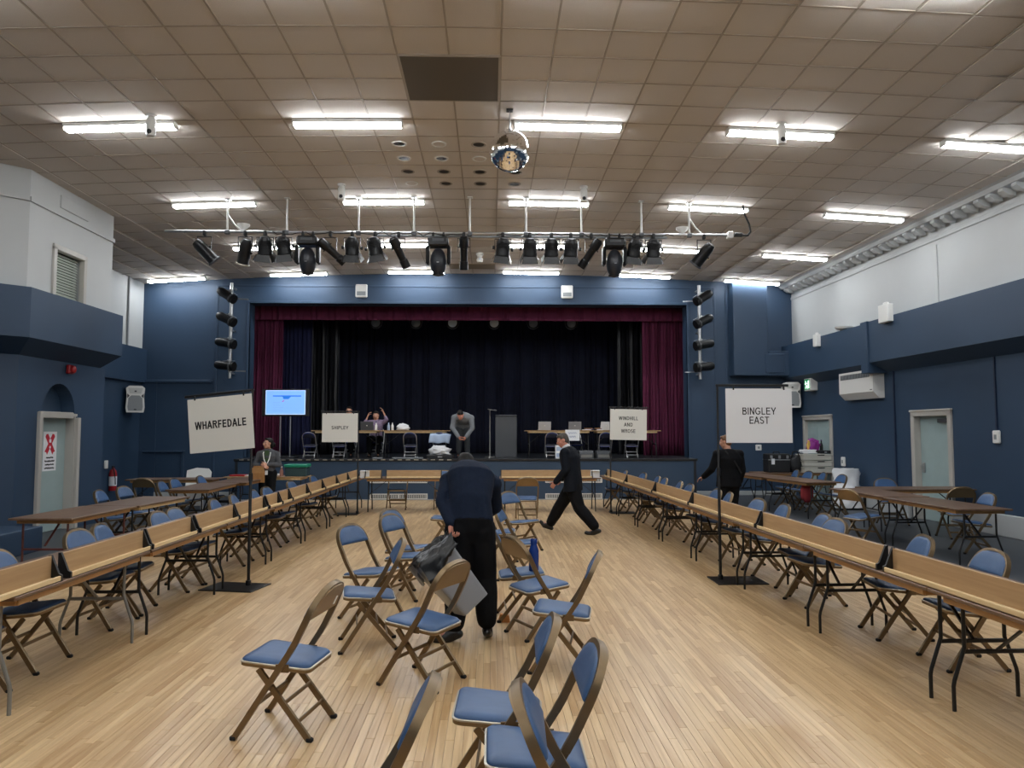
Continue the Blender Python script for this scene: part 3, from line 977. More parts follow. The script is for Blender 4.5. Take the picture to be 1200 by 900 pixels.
for x, y, fx, fy, lab in [
    (-5.74, 11.7, 1, .1, 'blue chair at far side of the long table before the niche door, nearer one'),
    (-5.76, 12.45, 1, -.1, 'blue chair at far side of the long table before the niche door, farther one'),
    (-6.6, 14.8, .1, 1, 'folding chair with its bronze back to us near the fire extinguisher'),
    (-5.7, 13.75, 1, .05, 'blue chair between bronze-backed chair and the table with black crossed legs'),
    (-5.79, 14.5, 1, -.05, 'blue chair second from the bronze-backed chair by the extinguisher'),
    (-5.64, 15.4, 1, 0, 'blue chair in front of the white plastic chair'),
    (5.72, 11.6, 1, .35, 'bronze-backed folding chair pulled up to near end of the right brown table'),
    (7.5, 14.0, -.05, -1, 'blue chair behind the brown table before the near right door'),
    (7.6, 12.15, .1, 1, 'dark bronze-backed chair at the table before the near right door'),
    (6.98, 10.75, -1, .1, 'blue chair on the wall side of the long right brown table'),
    (6.95, 17.5, -1, .1, 'blue chair beside the flight case, first of four along the far right table'),
    (6.98, 16.85, -1, -.1, 'blue chair beside the crates, second of four along the far right table'),
    (7.05, 16.3, -1, .1, 'blue chair third of four along the far right table'),
    (7.1, 15.5, -1, -.05, 'blue chair last of four along the far right table, facing its corner'),
    ]:
    chair_at(False, x, y, fx, fy, lab, G4)
G5 = 'chairs at the cross tables under the stage'
for x, y, fx, fy, lab in [
    (-2.1, 17.15, 0, -1, 'chair frame behind cross table under stage, nearer the Shipley stand'),
    (-1.05, 17.15, 0, -1, 'chair frame behind cross table under stage, beside the bending man'),
    (-.36, 14.6, .1, 1, 'bronze-backed chair half hidden by the bending man at cross table'),
    (.72, 14.9, 0, 1, 'bronze-backed chair with blue seat facing the cross table, before walking man'),
    ]:
    chair_at(False, x, y, fx, fy, lab, G5)

# stage chairs: silver frames, royal blue backs
stage0 = make_chair('stage_chair', 'x', M_ALU, mat('royal blue fabric back', '22357e', .8), mat('dark seat fabric', '10142a', .8), False, True)
G6 = 'silver framed chairs on the stage'
for i, (x, y, fx, fy, lab) in enumerate([
    (-4.7, 19.75, 0, 1, 'blue and silver stage chair beside the Shipley sign'),
    (-3.95, 19.8, 0, 1, 'silver stage chair under the Shipley sign'),
    (-2.1, 19.8, 0, 1, 'silver stage chair under middle of the left stage table'),
    (-1.35, 20.0, 0, 1, 'stage chair with a pale blue cloth over it'),
    (1.6, 19.75, 0, 1, 'blue and silver stage chair behind the walking man, beside leaflet stand'),
    (3.02, 19.8, 0, 1, 'silver stage chair left of the Windhill stand pole'),
    (3.72, 19.8, 0, 1, 'silver stage chair under the Windhill sign, nearest maroon curtain'),
    (2.35, 20.75, .1, -1, 'dark stage chair behind the right stage table'),
    ]):
    place(stage0, i == 0, (x, y, ZS), math.atan2(fy, fx), lab, G6, scale=.8)

# ================================================================== FOLDING TABLES  (local: long side along y, 1.80 x .74)
def make_table(nm, label, top, edge, leg, L=1.80, W=.74, splay=True):
    t = thing(nm, label, 'table')
    MB().box((0, 0, .717), (W, L, .024), .004).obj('tabletop', top, t)
    mb = MB()
    for s in (-1, 1):
        mb.box((s * (W / 2 - .05), 0, .682), (.022, L - .2, .046), .003)
        mb.box((0, s * (L / 2 - .1), .682), (W - .1, .022, .046), .003)
    mb.obj('apron', edge, t)
    hy = L / 2 - .115
    for e in (-1, 1):
        for s in (-1, 1):
            if splay:
                pts = [(s * .215, e * hy, .70), (s * .215, e * hy, .385), (s * .225, e * hy, .355), (s * .285, e * hy, .185), (s * .292, e * hy, .15), (s * .292, e * hy, .0)]
            else:
                pts = [(s * .26, e * hy, .70), (s * .26, e * hy, .0)]
            MB().tube(pts, .0125, 8, (0, 1, 0)).obj('leg', leg, t, 60)
        MB().box((0, e * hy, .36), (.45 if splay else .53, .018, .026), .004).obj('crossbar', leg, t)
        if not splay:
            MB().box((0, e * hy, .09), (.53, .018, .026), .004).obj('crossbar', leg, t)
        MB().bar([(0, e * hy, .37), (0, e * (hy - .42), .70)] if splay else [(.0, e * hy, .40), (0, e * (hy - .35), .70)], .022, .012, (1, 0, 0)).obj('brace', leg, t)
    return t
tab0 = make_table('folding_table', 'x', M_TOP, M_EDGE, M_BLACKM)
tabg = make_table('folding_table', 'x', M_TOP, M_EDGE, M_GREYM)
tabr = make_table('folding_table', 'x', M_TOP, M_EDGE, M_REDM, 1.5, splay=False)
tabp = make_table('folding_table', 'x', M_TOP, M_PINEL, M_BLACKM, 1.5)
tabl = make_table('folding_table', 'x', M_TOPL, M_PINEL, M_BLACKM)
LXF = -2.85                                  # front edge of the left row
TG1 = 'counting tables in the left row'
place(tabg, True, (LXF - .37, 5.56, 0), 0, 'grey-legged folding table under the first left counting trays', TG1)
for k in range(6):
    place(tab0, k == 0, (LXF - .37, 7.39 + 1.825 * k, 0), 0, f'black-legged folding table in the left row, {ORD[k]} beyond the grey-legged one', TG1)
TG2 = 'counting tables in the right row'
def xr(y): return 2.9 - .0215 * y
RZ = math.atan(.0215)
for k in range(8):
    y = 3.9 + 1.805 * k
    place(tab0, False, (xr(y) + .36, y, 0), RZ, f'black-legged folding table in the right row, {ORD[k]} counting from the near end', TG2)
dup(tab0, (-1.86, 16.72, 0), PI / 2, 'folding table across the hall under the stage, beside the Shipley stand', 'cross tables under the stage')
tabx = make_table('folding_table', 'x', M_TOP, M_EDGE, M_BLACKM, 2.2)
place(tabx, True, (1.3, 16.72, 0), PI / 2, 'folding table across the hall under the stage, behind the walking man', 'cross tables under the stage')
OT = 'outlying tables'
place(tabr, True, (-5.16, 9.62, 0), -.03, 'brown folding table with red-brown legs before the niche door', OT)
place(tabp, True, (-5.06, 11.13, 0), -.06, 'pale-edged folding table joining the red-legged one', OT)
dup(tab0, (-5.27, 14.1, 0), .04, 'dark brown table with black crossed braces in front of the white plastic chair', OT)
dup(tab0, (-5.2, 15.95, 0), .02, 'dark brown table before the woman holding a paper bag', OT)
dup(tab0, (-6.75, 16.4, 0), PI / 2 + .02, 'dark brown table standing crosswise behind the bronze-backed chair', OT)
place(tabl, True, (-5.03, 17.25, 0), PI / 2, 'light-edged table carrying the green-lidded box', OT)
dup(tab0, (6.37, 10.5, 0), .02, 'brown folding table at right, nearest the camera end with a free corner', OT)
dup(tab0, (6.4, 12.4, 0), .02, 'brown folding table at right, joined behind the free-cornered one', OT)
dup(tab0, (7.56, 13.28, 0), PI / 2 + .02, 'brown table standing crosswise before the near right door', OT)
dup(tab0, (6.5, 15.7, 0), .13, 'brown folding table leading towards the crates, closer half', OT)
dup(tab0, (6.25, 17.5, 0), .13, 'brown folding table leading towards the crates, farther half beside man in black', OT)
dup(tab0, (7.45, 18.6, 0), PI / 2, 'brown table by the far right door carrying the crates', OT)
dup(tabl, (-2.0, 20.3, ZS), PI / 2, 'light-edged table on stage with laptop and bottles', 'tables on the stage')
dup(tabl, (-3.82, 20.3, ZS), PI / 2, 'table on stage behind the Shipley sign', 'tables on the stage')
dup(tabl, (1.82, 20.3, ZS), PI / 2, 'light-edged table on stage with two open laptops', 'tables on the stage')
dup(tabl, (3.64, 20.3, ZS), PI / 2, 'table on stage behind the Windhill and Wrose sign', 'tables on the stage')

# counting trays: a board standing on a ledge, black end plates  (local: along y, front towards +x)
def tray(label, L, loc, rz, group, x=0):
    t = thing('counting_tray', label, 'tray', loc, rz, group)
    MB().box((-.075, 0, .088), (.014, L, .16), .003).obj('back_board', M_PINE, t)
    MB().box((-.042, 0, .012), (.065, L, .02), .003).obj('ledge', M_PINEL, t)
    MB().box((-.009, 0, .02), (.014, L, .032), .003).obj('front_lip', M_PINEL, t)
    me = MB().prism([(-.088, 0), (-.0, 0), (-.0, .04), (-.02, .05), (-.07, .172), (-.088, .172)], .02, Matrix(((1, 0, 0, 0), (0, 0, 1, -.01), (0, 1, 0, 0), (0, 0, 0, 1)))).mesh('end_plate', M_BLACKM)
    link('end_plate', me, t, (0, L / 2 - .006, 0)); link('end_plate', me, t, (0, -L / 2 + .006, 0))
    return t
for k, (a, b) in enumerate([(4.0, 5.17), (5.27, 6.49), (6.53, 7.5), (7.58, 8.7), (8.74, 9.82), (9.92, 10.48), (10.53, 11.02), (11.07, 12.08), (12.13, 13.18), (13.23, 14.38), (14.43, 15.48), (15.53, 16.7)]):
    tray(f'pale wooden counting tray on the left row of tables, {ORD[k]} counting from the near end', b - a, (LXF - .005, (a + b) / 2, .729), 0, 'counting trays on the left row')
for k, (a, b) in enumerate([(2.95, 5.34), (5.42, 7.75), (7.8, 10.2), (10.25, 12.3), (12.36, 14.6), (14.66, 16.85)]):
    y = (a + b) / 2
    tray(f'long wooden counting tray on the right row of tables, {ORD[k]} counting from the near end', b - a, (xr(y) + .005, y, .729), PI + RZ, 'counting trays on the right row')
tray('short counting tray on cross table beside the Shipley stand', .36, (-2.53, 16.36, .729), -PI / 2, 'counting trays on the cross tables')
tray('counting tray on cross table between Shipley stand and bending man', 1.2, (-1.66, 16.36, .729), -PI / 2, 'counting trays on the cross tables')
tray('counting tray on cross table behind the walking man', 2.0, (1.22, 16.36, .729), -PI / 2, 'counting trays on the cross tables')
for x, nm in ((-2.66, 'beside the short tray by the Shipley stand'), (2.28, 'at the corner by the Windhill stand')):
    t = thing('card_box', 'small white open card box ' + nm, 'box', (x - (.06 if x < 0 else .0), 16.5, .729))
    mb = MB()
    for a, b, c, d in ((-.1, .1, -.08, -.075), (-.1, .1, .075, .08), (-.1, -.095, -.075, .075), (.095, .1, -.075, .075)):
        mb.bx(a, b, c, d, .004, .16)
    mb.bx(-.1, .1, -.08, .08, 0, .004)
    mb.obj('box_body', M_PAPER, t)
    MB().bx(-.1, .1, -.15, -.08, .15, .155).obj('flap', M_PAPER, t)

# ================================================================== SIGN STANDS
def sign(words, label, base, rz, height, w, h, arm, s, cap, card, sag=0., pitch=1.5, wt=.15, plate=(.6, .46), gap=.02, poff=(0, 0), widths=(.6,)):
    """s: which way along local x the arm reaches"""
    t = thing('sign_stand', label, 'sign', base, rz)
    MB().box((poff[0], poff[1], .006), (plate[0], plate[1], .012), .003).obj('base_plate', M_BLACKM, t)
    MB().lathe([(.03, .012), (.03, .06), (.0175, .07), (.0175, height * .55), (.0135, height * .55 + .01), (.0135, height)], 12).obj('pole', M_BLACKM, t, 40)
    MB().lathe([(.024, height * .53), (.024, height * .57)], 10).obj('collar', M_BLACKP, t, 40)
    th = s * sag
    link('arm', MB().box((s * arm / 2, 0, 0), (arm + .04, .02, .03), .004).mesh('arm', M_BLACKM), t, (0, 0, height - .012), (0, th, 0))
    b = link('board', MB().box((0, 0, -h / 2), (w, .006, h), .001).mesh('board', card), t, (s * (gap + w / 2), -.02, height - .05 - sag * (gap + w / 2)), (0, th, 0))
    for u in (-.38, .38):
        MB().box((w * u, -.005, .008), (.018, .012, .05), .003).obj('clip', M_BLACKP, b)
    text('lettering', words, cap, b, (0, -.004, -h * .5), widths, wt, pitch)
    return t
sign(['WHARFEDALE'], 'black stand holding a tilted white WHARFEDALE board', (-2.71, 8.62, 0), -.2, 2.21, .8, .62, .83, -1, .09, M_CARD, .087, 1, .19, (.62, .46), .0, (-.1, -.1), (.64,))
sign(['SHIPLEY'], 'black stand holding the white SHIPLEY board', (-2.8, 16.02, 0), 0, 2.17, .75, .61, .78, -1, .072, M_CARD, 0, 1, .17, (.5, .4), .01, (-.22, 0), (.36,))
sign(['WINDHILL', 'AND', 'WROSE'], 'black stand holding the white WINDHILL AND WROSE board', (2.57, 16.1, 0), 0, 2.27, .79, .66, .8, 1, .078, M_CARD, .02, 1.75, .17, (.55, .4), .0, (.25, 0), (.42, .19, .31))
sign(['BINGLEY', 'EAST'], 'black stand holding the large white BINGLEY EAST board', (2.68, 8.8, 0), 0, 2.285, .79, .64, .83, 1, .084, M_CARDW, 0, 1.28, .14, (.58, .46), .09, (.18, -.05), (.405, .24))

# ================================================================== LIGHTING BAR AND LANTERNS
BY, BZ = 13.7, 5.39
bar = thing('lighting_bar', 'long pale steel lighting bar hung across the hall ceiling', 'lighting bar', (0, BY, BZ))
MB().tube([(-5.96, 0, 0), (4.5, 0, 0)], .026, 10, (0, 0, 1)).obj('pipe', M_ALU, bar, 60)
MB().bx(-2.1, 3.3, .05, .09, -.06, -.02, .005).obj('cable_tray', M_GREYP, bar)
for x in (-4.83, -3.75, -2.44, -1.42, -.39, .65, 1.68, 2.8, 3.7):
    hgt = zc(x) - BZ
    hg = MB().tube([(x, 0, 0), (x, 0, hgt - .01)], .018, 8).obj('hanger', M_WHITEM, bar, 60)
    MB().box((x, 0, hgt - .02), (.1, .1, .02), .004).obj('ceiling_plate', M_WHITEM, hg)
    MB().box((x, 0, -.01), (.09, .07, .08), .01).obj('clamp', M_LAMPG, hg)
for x, s in ((-4.83, 1), (3.7, 1)):
    MB().tube([(x, 0, .32), (x + .12, .02, .14), (x + .24, .03, .03)], .014, 8).obj('side_brace', M_WHITEM, bar, 60)
MB().box((4.46, 0, .0), (.1, .12, .13), .01).obj('junction_box', M_WHITEP, bar)
MB().box((4.62, 0, .01), (.16, .07, .07), .01).obj('connector', M_BLACKP, bar)
mb = MB(); pts = [(4.7, 0, 0), (4.8, 0, .0), (4.86, .02, .08), (4.84, .03, .22), (4.76, .03, .4), (4.72, .02, zc(4.7) - BZ)]
tag(link('power_cable', mb.tube(pts, .018, 8).mesh('power_cable', M_BLACKR, 60), None, (0, BY, BZ)), 'thick black cable curving from ceiling to end of lighting bar', 'cable')
r4 = random.Random(5)
for k, (a, b) in enumerate(((-4.0, -2.6), (-2.5, -.5), (.1, 1.7), (1.7, 3.4))):
    pts = [(a + (b - a) * i / 16, -.03, .03 - .05 * abs(math.sin(i * 1.3 + k)) - .05 * r4.random()) for i in range(17)]
    tag(link('lamp_cable', MB().tube(pts, .008, 6).mesh('lamp_cable', M_BLACKR, 60), None, (0, BY, BZ)), f'thin black lamp cable looped along the lighting bar, {ORD[k]} from the left', 'cable')

def clamp_and_yoke(t, w, drop, z0=0.):
    MB().box((0, 0, -.01), (.05, .07, .09), .012).obj('hook_clamp', M_BLACKP, t)
    MB().bar([(-w, 0, -drop), (-w, 0, -.07), (w, 0, -.07), (w, 0, -drop)], .03, .008, (0, 1, 0)).obj('yoke', M_LAMPB, t)

def fresnel(label):
    t = thing('fresnel_lantern', label, 'stage light')
    clamp_and_yoke(t, .125, .24)
    b = MB().lathe([(.02, .17), (.06, .165), (.085, .12), (.1, .06), (.105, -.06), (.112, -.07), (.112, -.1), (.1, -.1)], 18).obj('lamp_body', M_LAMPB, t, 40, (0, 0, -.22))
    mb = MB()
    for k in range(5):
        mb.lathe([(.108, .02 + k * .022), (.112, .024 + k * .022), (.108, .03 + k * .022)], 18, None, 0, False)
    mb.obj('cooling_fin', M_LAMPB, b)
    MB().lathe([(.09, -.101), (.08, -.112), (.002, -.118)], 18).obj('lens', M_LENSD, b, 40)
    for k in range(4):
        M = Matrix.Rotation(k * PI / 2, 4, 'Z')
        wd_ = .10 if k % 2 else .12
        MB().add([(.105, -wd_, -.1), (.105, wd_, -.1), (.15, wd_ * 1.25, -.2), (.15, -wd_ * 1.25, -.2), (.108, -wd_, -.1), (.108, wd_, -.1), (.153, wd_ * 1.25, -.2), (.153, -wd_ * 1.25, -.2)],
                 [(0, 1, 2, 3), (4, 7, 6, 5), (0, 4, 5, 1), (1, 5, 6, 2), (2, 6, 7, 3), (3, 7, 4, 0)], 0, M).obj('barn_door', M_BLACKM, b)
    for s in (-1, 1):
        MB().lathe([(.02, 0), (.028, .01), (.028, .035), (.01, .04)], 8, Matrix.Translation((s * .125, 0, 0)) @ Matrix.Rotation(s * PI / 2, 4, 'Y')).obj('knob', M_BLACKP, b)
    return t, b
def par(label, ring):
    t = thing('par_lantern', label, 'stage light')
    clamp_and_yoke(t, .115, .3)
    b = MB().lathe([(.03, .2), (.07, .19), (.092, .13), (.095, .06), (.1, -.2), (.104, -.21), (.104, -.23), (.096, -.23)], 18).obj('lamp_body', M_LAMPB, t, 40, (0, 0, -.3))
    MB().lathe([(.112, -.215), (.118, -.225), (.118, -.24), (.1, -.245)], 18).obj('front_ring', ring, b, 40)
    MB().lathe([(.09, -.226), (.002, -.222)], 18).obj('lens', M_LENSD, b, 40)
    MB().box((.105, .0, -.02), (.03, .05, .03), .006).obj('knob', M_BLACKP, b)
    return t, b
def profile(label, L=.5):
    t = thing('profile_lantern', label, 'stage light')
    clamp_and_yoke(t, .1, .28)
    b = MB().lathe([(.05, .22), (.075, .2), (.08, .08), (.06, .04), (.058, -.16), (.068, -.17), (.07, -.3), (.06, -.3)], 16).obj('lamp_body', M_LAMPB, t, 40, (0, 0, -.27))
    MB().lathe([(.055, -.29), (.002, -.285)], 16).obj('lens', M_LENSD, b, 40)
    MB().box((0, 0, .06), (.19, .02, .014), .003).obj('shutter_handle', M_BLACKM, b)
    MB().box((0, 0, .03), (.02, .19, .014), .003).obj('shutter_handle', M_BLACKM, b)
    MB().box((0, 0, .2), (.11, .11, .06), .012).obj('lamp_house', M_LAMPB, b)
    return t, b
def moving(label):
    t = thing('moving_head', label, 'stage light')
    for s in (-1, 1):
        MB().box((s * .09, 0, -.015), (.045, .06, .1), .012).obj('hook_clamp', M_BLACKP, t)
    bs = MB().box((0, 0, -.15), (.36, .26, .17), .03).obj('base_unit', M_LAMPB, t)
    MB().box((0, -.132, -.13), (.2, .008, .05), .004).obj('display_panel', M_DGREY, bs)
    for s in (-1, 1):
        MB().box((s * .185, 0, -.38), (.06, .17, .34), .028).obj('yoke_arm', M_LAMPB, t)
    hd = MB().sphere((0, 0, -.05), (.145, .15, .25), 18, 12).obj('lamp_body', mat('dark slate plastic', '23262d', .35), t, 60, (0, 0, -.45), (.12, 0, 0))
    MB().lathe([(.10, -.28), (.105, -.25), (.08, -.25)], 18).obj('front_ring', M_BLACKP, hd, 40)
    MB().box((0, -.152, -.06), (.04, .006, .012), .002).obj('badge', M_ALU, hd)
    return t, hd

LBARS = [
    ('par', -5.24, 'black par lantern at left end of the lighting bar, tilted down to the right', .3, -.75, 0),
    ('par', -4.5, 'black par lantern with bright front ring, second on lighting bar', .35, .3, 1),
    ('fre', -4.14, 'black fresnel lantern with barn doors, first beside the bright-ringed par', .45, .1, 0),
    ('fre', -3.8, 'black fresnel lantern next to the leftmost moving head light', .4, -.1, 0),
    ('mov', -3.36, 'dark moving head light, leftmost of the three on the bar', 0, 0, 0),
    ('pro', -2.95, 'slim profile lantern slanting right, beside the leftmost moving head', .3, -.85, 0),
    ('fre', -2.55, 'black fresnel lantern right of the left slanting profile', .4, .03, 0),
    ('fre', -2.13, 'black fresnel lantern between a fresnel and the short slanting profile', .35, -.15, 0),
    ('pro', -1.7, 'short profile lantern slanting right, just left of the middle moving head', .35, -.45, 0),
    ('mov', -.97, 'dark moving head light, middle one of the three on the bar', 0, 0, 0),
    ('pro', -.5, 'small upright profile lantern right of the middle moving head', .3, 0, 0),
    ('fre', .22, 'black fresnel lantern, first in the right-hand cluster of four', .4, .12, 0),
    ('fre', .72, 'black fresnel lantern, second in the right-hand cluster of four', .45, 0, 0),
    ('fre', 1.12, 'black fresnel lantern, third in the right-hand cluster of four', .45, 0, 0),
    ('fre', 1.48, 'black fresnel lantern, last in the right-hand cluster of four', .45, .02, 0),
    ('pro', 1.86, 'slim profile lantern slanting left, beside the rightmost moving head', .3, .6, 0),
    ('mov', 2.29, 'dark moving head light, rightmost of the three on the bar', 0, 0, 0),
    ('fre', 2.66, 'black fresnel lantern just right of the rightmost moving head', .42, .12, 0),
    ('fre', 3.02, 'black fresnel lantern at end of the right-hand row', .42, 0, 0),
    ('par', 3.97, 'black par lantern hanging alone at right end of the lighting bar', .45, .65, 0),
]
for ty, x, lab, tx, ry, v in LBARS:
    if ty == 'par': t, b = par(lab, M_RIM if v else M_LAMPG)
    elif ty == 'fre': t, b = fresnel(lab)
    elif ty == 'pro': t, b = profile(lab)
    else: t, b = moving(lab)
    if ty != 'mov':
        b.rotation_euler = (tx, ry, 0)
    t.location = (x, BY, BZ - .02)
    k_ = {'fre': 1.2, 'pro': 1.15, 'par': 1.1, 'mov': 1.05}[ty]; t.scale = (k_, k_, k_)
    t['group'] = 'lanterns on the lighting bar'

# booms each side of the stage opening
for bx_, side, s in ((-6.95, 'left', 1), (5.68, 'right', -1)):
    by = 20.15
    t = thing('lamp_boom', f'upright steel pipe for lanterns at {side} of the stage opening', 'pole', (bx_, by, 0))
    MB().tube([(0, 0, 3.15), (0, 0, 5.72)], .045, 10).obj('pipe', M_ALU, t, 60)
    for z in (3.3, 4.45, 5.6):
        MB().bar([(0, 0, z), (0, .35, z)], .04, .04).obj('wall_bracket', M_ALU, t)
    for k, z in enumerate((5.38, 4.74, 4.1, 3.5)):
        sl = (.55, .45, .2, .12)[k]
        l = thing('boom_lantern', f'black lantern on the {side} boom, {ORD[k]} from the top', 'stage light', (bx_, by, z), 0, f'lanterns on the {side} boom')
        MB().box((0, -.05, .1), (.1, .14, .09), .015).obj('hook_clamp', M_ALU, l)
        MB().bar([(s * -.02, -.1, .1), (s * -.02, -.2, .08), (s * .0, -.22, -.02)], .03, .01, (1, 0, 0)).obj('yoke', M_LAMPB, l)
        M = Matrix.Rotation(s * PI / 2, 4, 'Y')
        b = MB().lathe([(.03, -.28), (.09, -.26), (.12, -.18), (.115, -.1), (.105, .2), (.125, .22), (.125, .28), (.11, .28)], 18, M).obj('lamp_body', M_LAMPB, l, 40, (-s * .05, -.25, -.03), (0, s * sl, -s * .25))
        MB().lathe([(.1, .262), (.002, .255)], 18, M).obj('lens', mat('amber dull lens', '5a4a30', .3), b, 40)
        MB().lathe([(.122, .15), (.135, .16), (.135, .18), (.122, .19)], 18, M).obj('front_ring', M_LAMPG, b, 40)
        MB().bar([(s * -.1, 0, .11), (s * .12, 0, .15), (s * .28, 0, .15)], .012, .012).obj('handle', M_ALU, b)
    MB().bar([(0, 0, 3.35), (s * .42, -.02, 3.34)], .03, .03).obj('side_arm', M_ALU, t)
    MB().bar([(0, 0, 5.3), (s * .45, -.02, 5.27)], .03, .03).obj('side_arm', M_ALU, t)

# round lanterns behind the pelmet
for k, x in enumerate((-3.45, -2.25, -1.15, .1, 1.28, 2.43)):
    lit = k in (2, 3)  # no emission: a paler lens colour stands in for light caught by the glass
    t = thing('stage_par', ('pale-lensed' if lit else 'dull') + f' round stage lamp peeping below the pelmet, {ORD[k]} from the left', 'stage light', (x, 22.5, 5.0), 0, 'round lamps behind the pelmet')
    M = Matrix.Rotation(PI / 2, 4, 'X')
    b = MB().lathe([(.12, -.3), (.17, -.15), (.185, .0), (.185, .06), (.17, .06)], 20, M).obj('lamp_body', M_LAMPB, t, 40)
    MB().lathe([(.168, .04), (.11, .075), (.002, .085)], 20, M).obj('lens', M_LENS if lit else M_LENSD, b, 40)
    MB().bar([(-.2, 0, 0), (-.2, 0, .3), (.2, 0, .3), (.2, 0, 0)], .03, .01).obj('yoke', M_LAMPB, t)
    MB().tube([(0, 0, .3), (0, 0, .9)], .02).obj('drop_rod', M_LAMPB, t)
MB_ = MB().tube([(-6, 22.5, 5.9), (5.2, 22.5, 5.9)], .025, 8, (0, 0, 1))
tag(MB_.obj('stage_bar', M_LAMPB), 'dark lighting pipe above the stage behind the pelmet', 'lighting bar')

# mirror ball
t = thing('mirror_ball', 'silver mirror ball hanging under the ceiling near the dark panel', 'mirror ball', (.25, 9.9, 5.5))
MB().sphere((0, 0, 0), .275, 64, 40).obj('mirror_globe', M_MIRROR, t)
MB().lathe([(.03, .24), (.03, .3), (.012, .31), (.012, .42), (.004, .43), (.004, zc(.25) - 5.5)], 8).obj('drop_rod', M_ALU, t)
MB().box((0, 0, zc(.25) - 5.515), (.09, .09, .02), .004).obj('ceiling_plate', M_BLACKP, t)

# ceiling cameras / detectors
for x, y, lab, h in ((-4.6, 10.05, 'white cylindrical ceiling camera in front of the top left batten', .3), (4.02, 10.05, 'white cylindrical ceiling camera in front of the top right-hand batten', .3),
                     (-2.62, 13.0, 'white ceiling camera with dark lens left of the mirror ball', .28), (1.64, 13.0, 'white ceiling camera with dark lens right of the mirror ball', .28)):
    z = zc(x)
    t = thing('ceiling_camera', lab, 'camera', (x, y, z))
    MB().lathe([(.07, -.03), (.07, -.001)], 14).obj('mount', M_WHITEP, t, 40)
    b = MB().lathe([(.055, -h), (.062, -h + .02), (.062, -.08), (.04, -.03)], 14).obj('camera_body', M_WHITEP, t, 40)
    MB().sphere((.0, -.045, -h + .05), (.035, .03, .04), 10, 7).obj('lens', M_BLACKP, b, 60)
for x, lab in ((-4.58, 'white funnel-shaped detector on top of the bar, left end'), (3.6, 'white funnel-shaped detector on top of the bar, right end')):
    t = thing('detector', lab, 'sensor', (x, BY + .12, BZ + .02))
    MB().lathe([(.02, -.03), (.03, .04), (.11, .12), (.12, .15), (.02, .16)], 14).obj('funnel', M_WHITEP, t, 40)
    MB().box((0, -.05, -.02), (.05, .12, .03), .005).obj('bracket', M_WHITEP, t)
t = thing('detector', 'small white motion detector under ceiling near middle of the stage wall', 'sensor', (-.27, 18.1, zc(-.27)))
MB().lathe([(.08, -.001), (.09, -.04), (.05, -.1), (.08, -.16), (.07, -.22), (.02, -.24)], 12).obj('detector_body', M_WHITEP, t, 40)
MB().box((.0, -.06, -.16), (.05, .04, .05), .01).obj('lens', M_LENS, t)

# downlights in the tiles
DL = [['spark', 'blank', 'dark', None], ['spark', 'spark', 'blank', None], ['dark', 'dark', 'dark', 'dark'], ['blank', 'dark', 'dark', 'dark']]
for r in range(4):
    for c in range(4):
        k = DL[r][c]
        if not k: continue
        x, y = X0 + T * (c - 2.5), Y0 + T * (4.5 + r)
        nm = {'spark': 'with a silver reflector', 'blank': 'closed by a plain cover', 'dark': 'with a dark opening'}[k]
        t = thing('downlight', f'round downlight {nm}, {ORD[r]} row, {ORD[c]} from left beside the mirror ball', 'downlight', (x, y, zc(x)), 0, 'round downlights by the mirror ball')
        MB().lathe([(.115, -.001), (.115, -.01), (.09, -.012), (.085, -.001)], 20).obj('trim_ring', M_WHITEM if k != 'dark' else M_TEE, t, 40)
        if k == 'blank':
            MB().lathe([(.086, -.008), (.002, -.009)], 20).obj('cover', M_TILE, t)
        else:
            MB().lathe([(.085, -.004), (.05, -.003), (.002, -.002)], 20).obj('reflector', M_CHROME if k == 'spark' else mat('dark recess', '1f1d1a', .5), t)

# ================================================================== THINGS ON THE WALLS
def on_right(t, y, z, off=0.):
    t.matrix_world = RW @ Matrix.Translation((-off, y, z))
    return t
t = on_right(thing('fan_heater', 'white wall heater with a dark grille high on right wall', 'heater'), 16.65, 2.78)
mb = MB()
mb.rings([[(0, y, .3), (-.25, y, .3), (-.25, y, -.18), (-.12, y, -.32), (0, y, -.32)] for y in (-.75, .75)])
b = mb.obj('heater_case', M_WHITEM, t)
MB().bx(-.255, -.248, -.6, .68, .14, .25).obj('grille', M_DGREY, t)
mb = MB()
for k in range(24): mb.bx(-.262, -.252, -.6 + k * .0545, -.585 + k * .0545, .14, .25)
mb.obj('grille_slats', M_GREYP, t)
MB().bx(-.253, -.25, -.7, -.62, -.15, -.13).obj('badge', M_DGREY, t)
t = on_right(thing('exit_sign', 'green running man exit sign on right wall', 'sign'), 19.2, 2.95)
MB().bx(-.2, 0, -.18, .18, -.16, .16, .01).obj('sign_case', M_WHITEP, t)
f = MB().bx(-.206, -.199, -.155, .155, -.13, .13).obj('sign_face', M_GREENL, t)
mb = MB()
mb.box((-.208, -.09, 0), (.004, .07, .2)); mb.sphere((-.208, .07, .08), (.004, .022, .024), 8, 6)
for a, c in (((.06, .05), (.03, -.03)), ((.03, -.03), (.09, -.1)), ((.03, -.03), (-.02, -.06)), ((-.02, -.06), (-.02, -.11)), ((.06, .04), (.0, .03)), ((.06, .05), (.11, .01))):
    mb.bar([(-.208, a[0], a[1]), (-.208, c[0], c[1])], .004, .022, (1, 0, 0))
mb.obj('running_figure', M_EXITW, f)
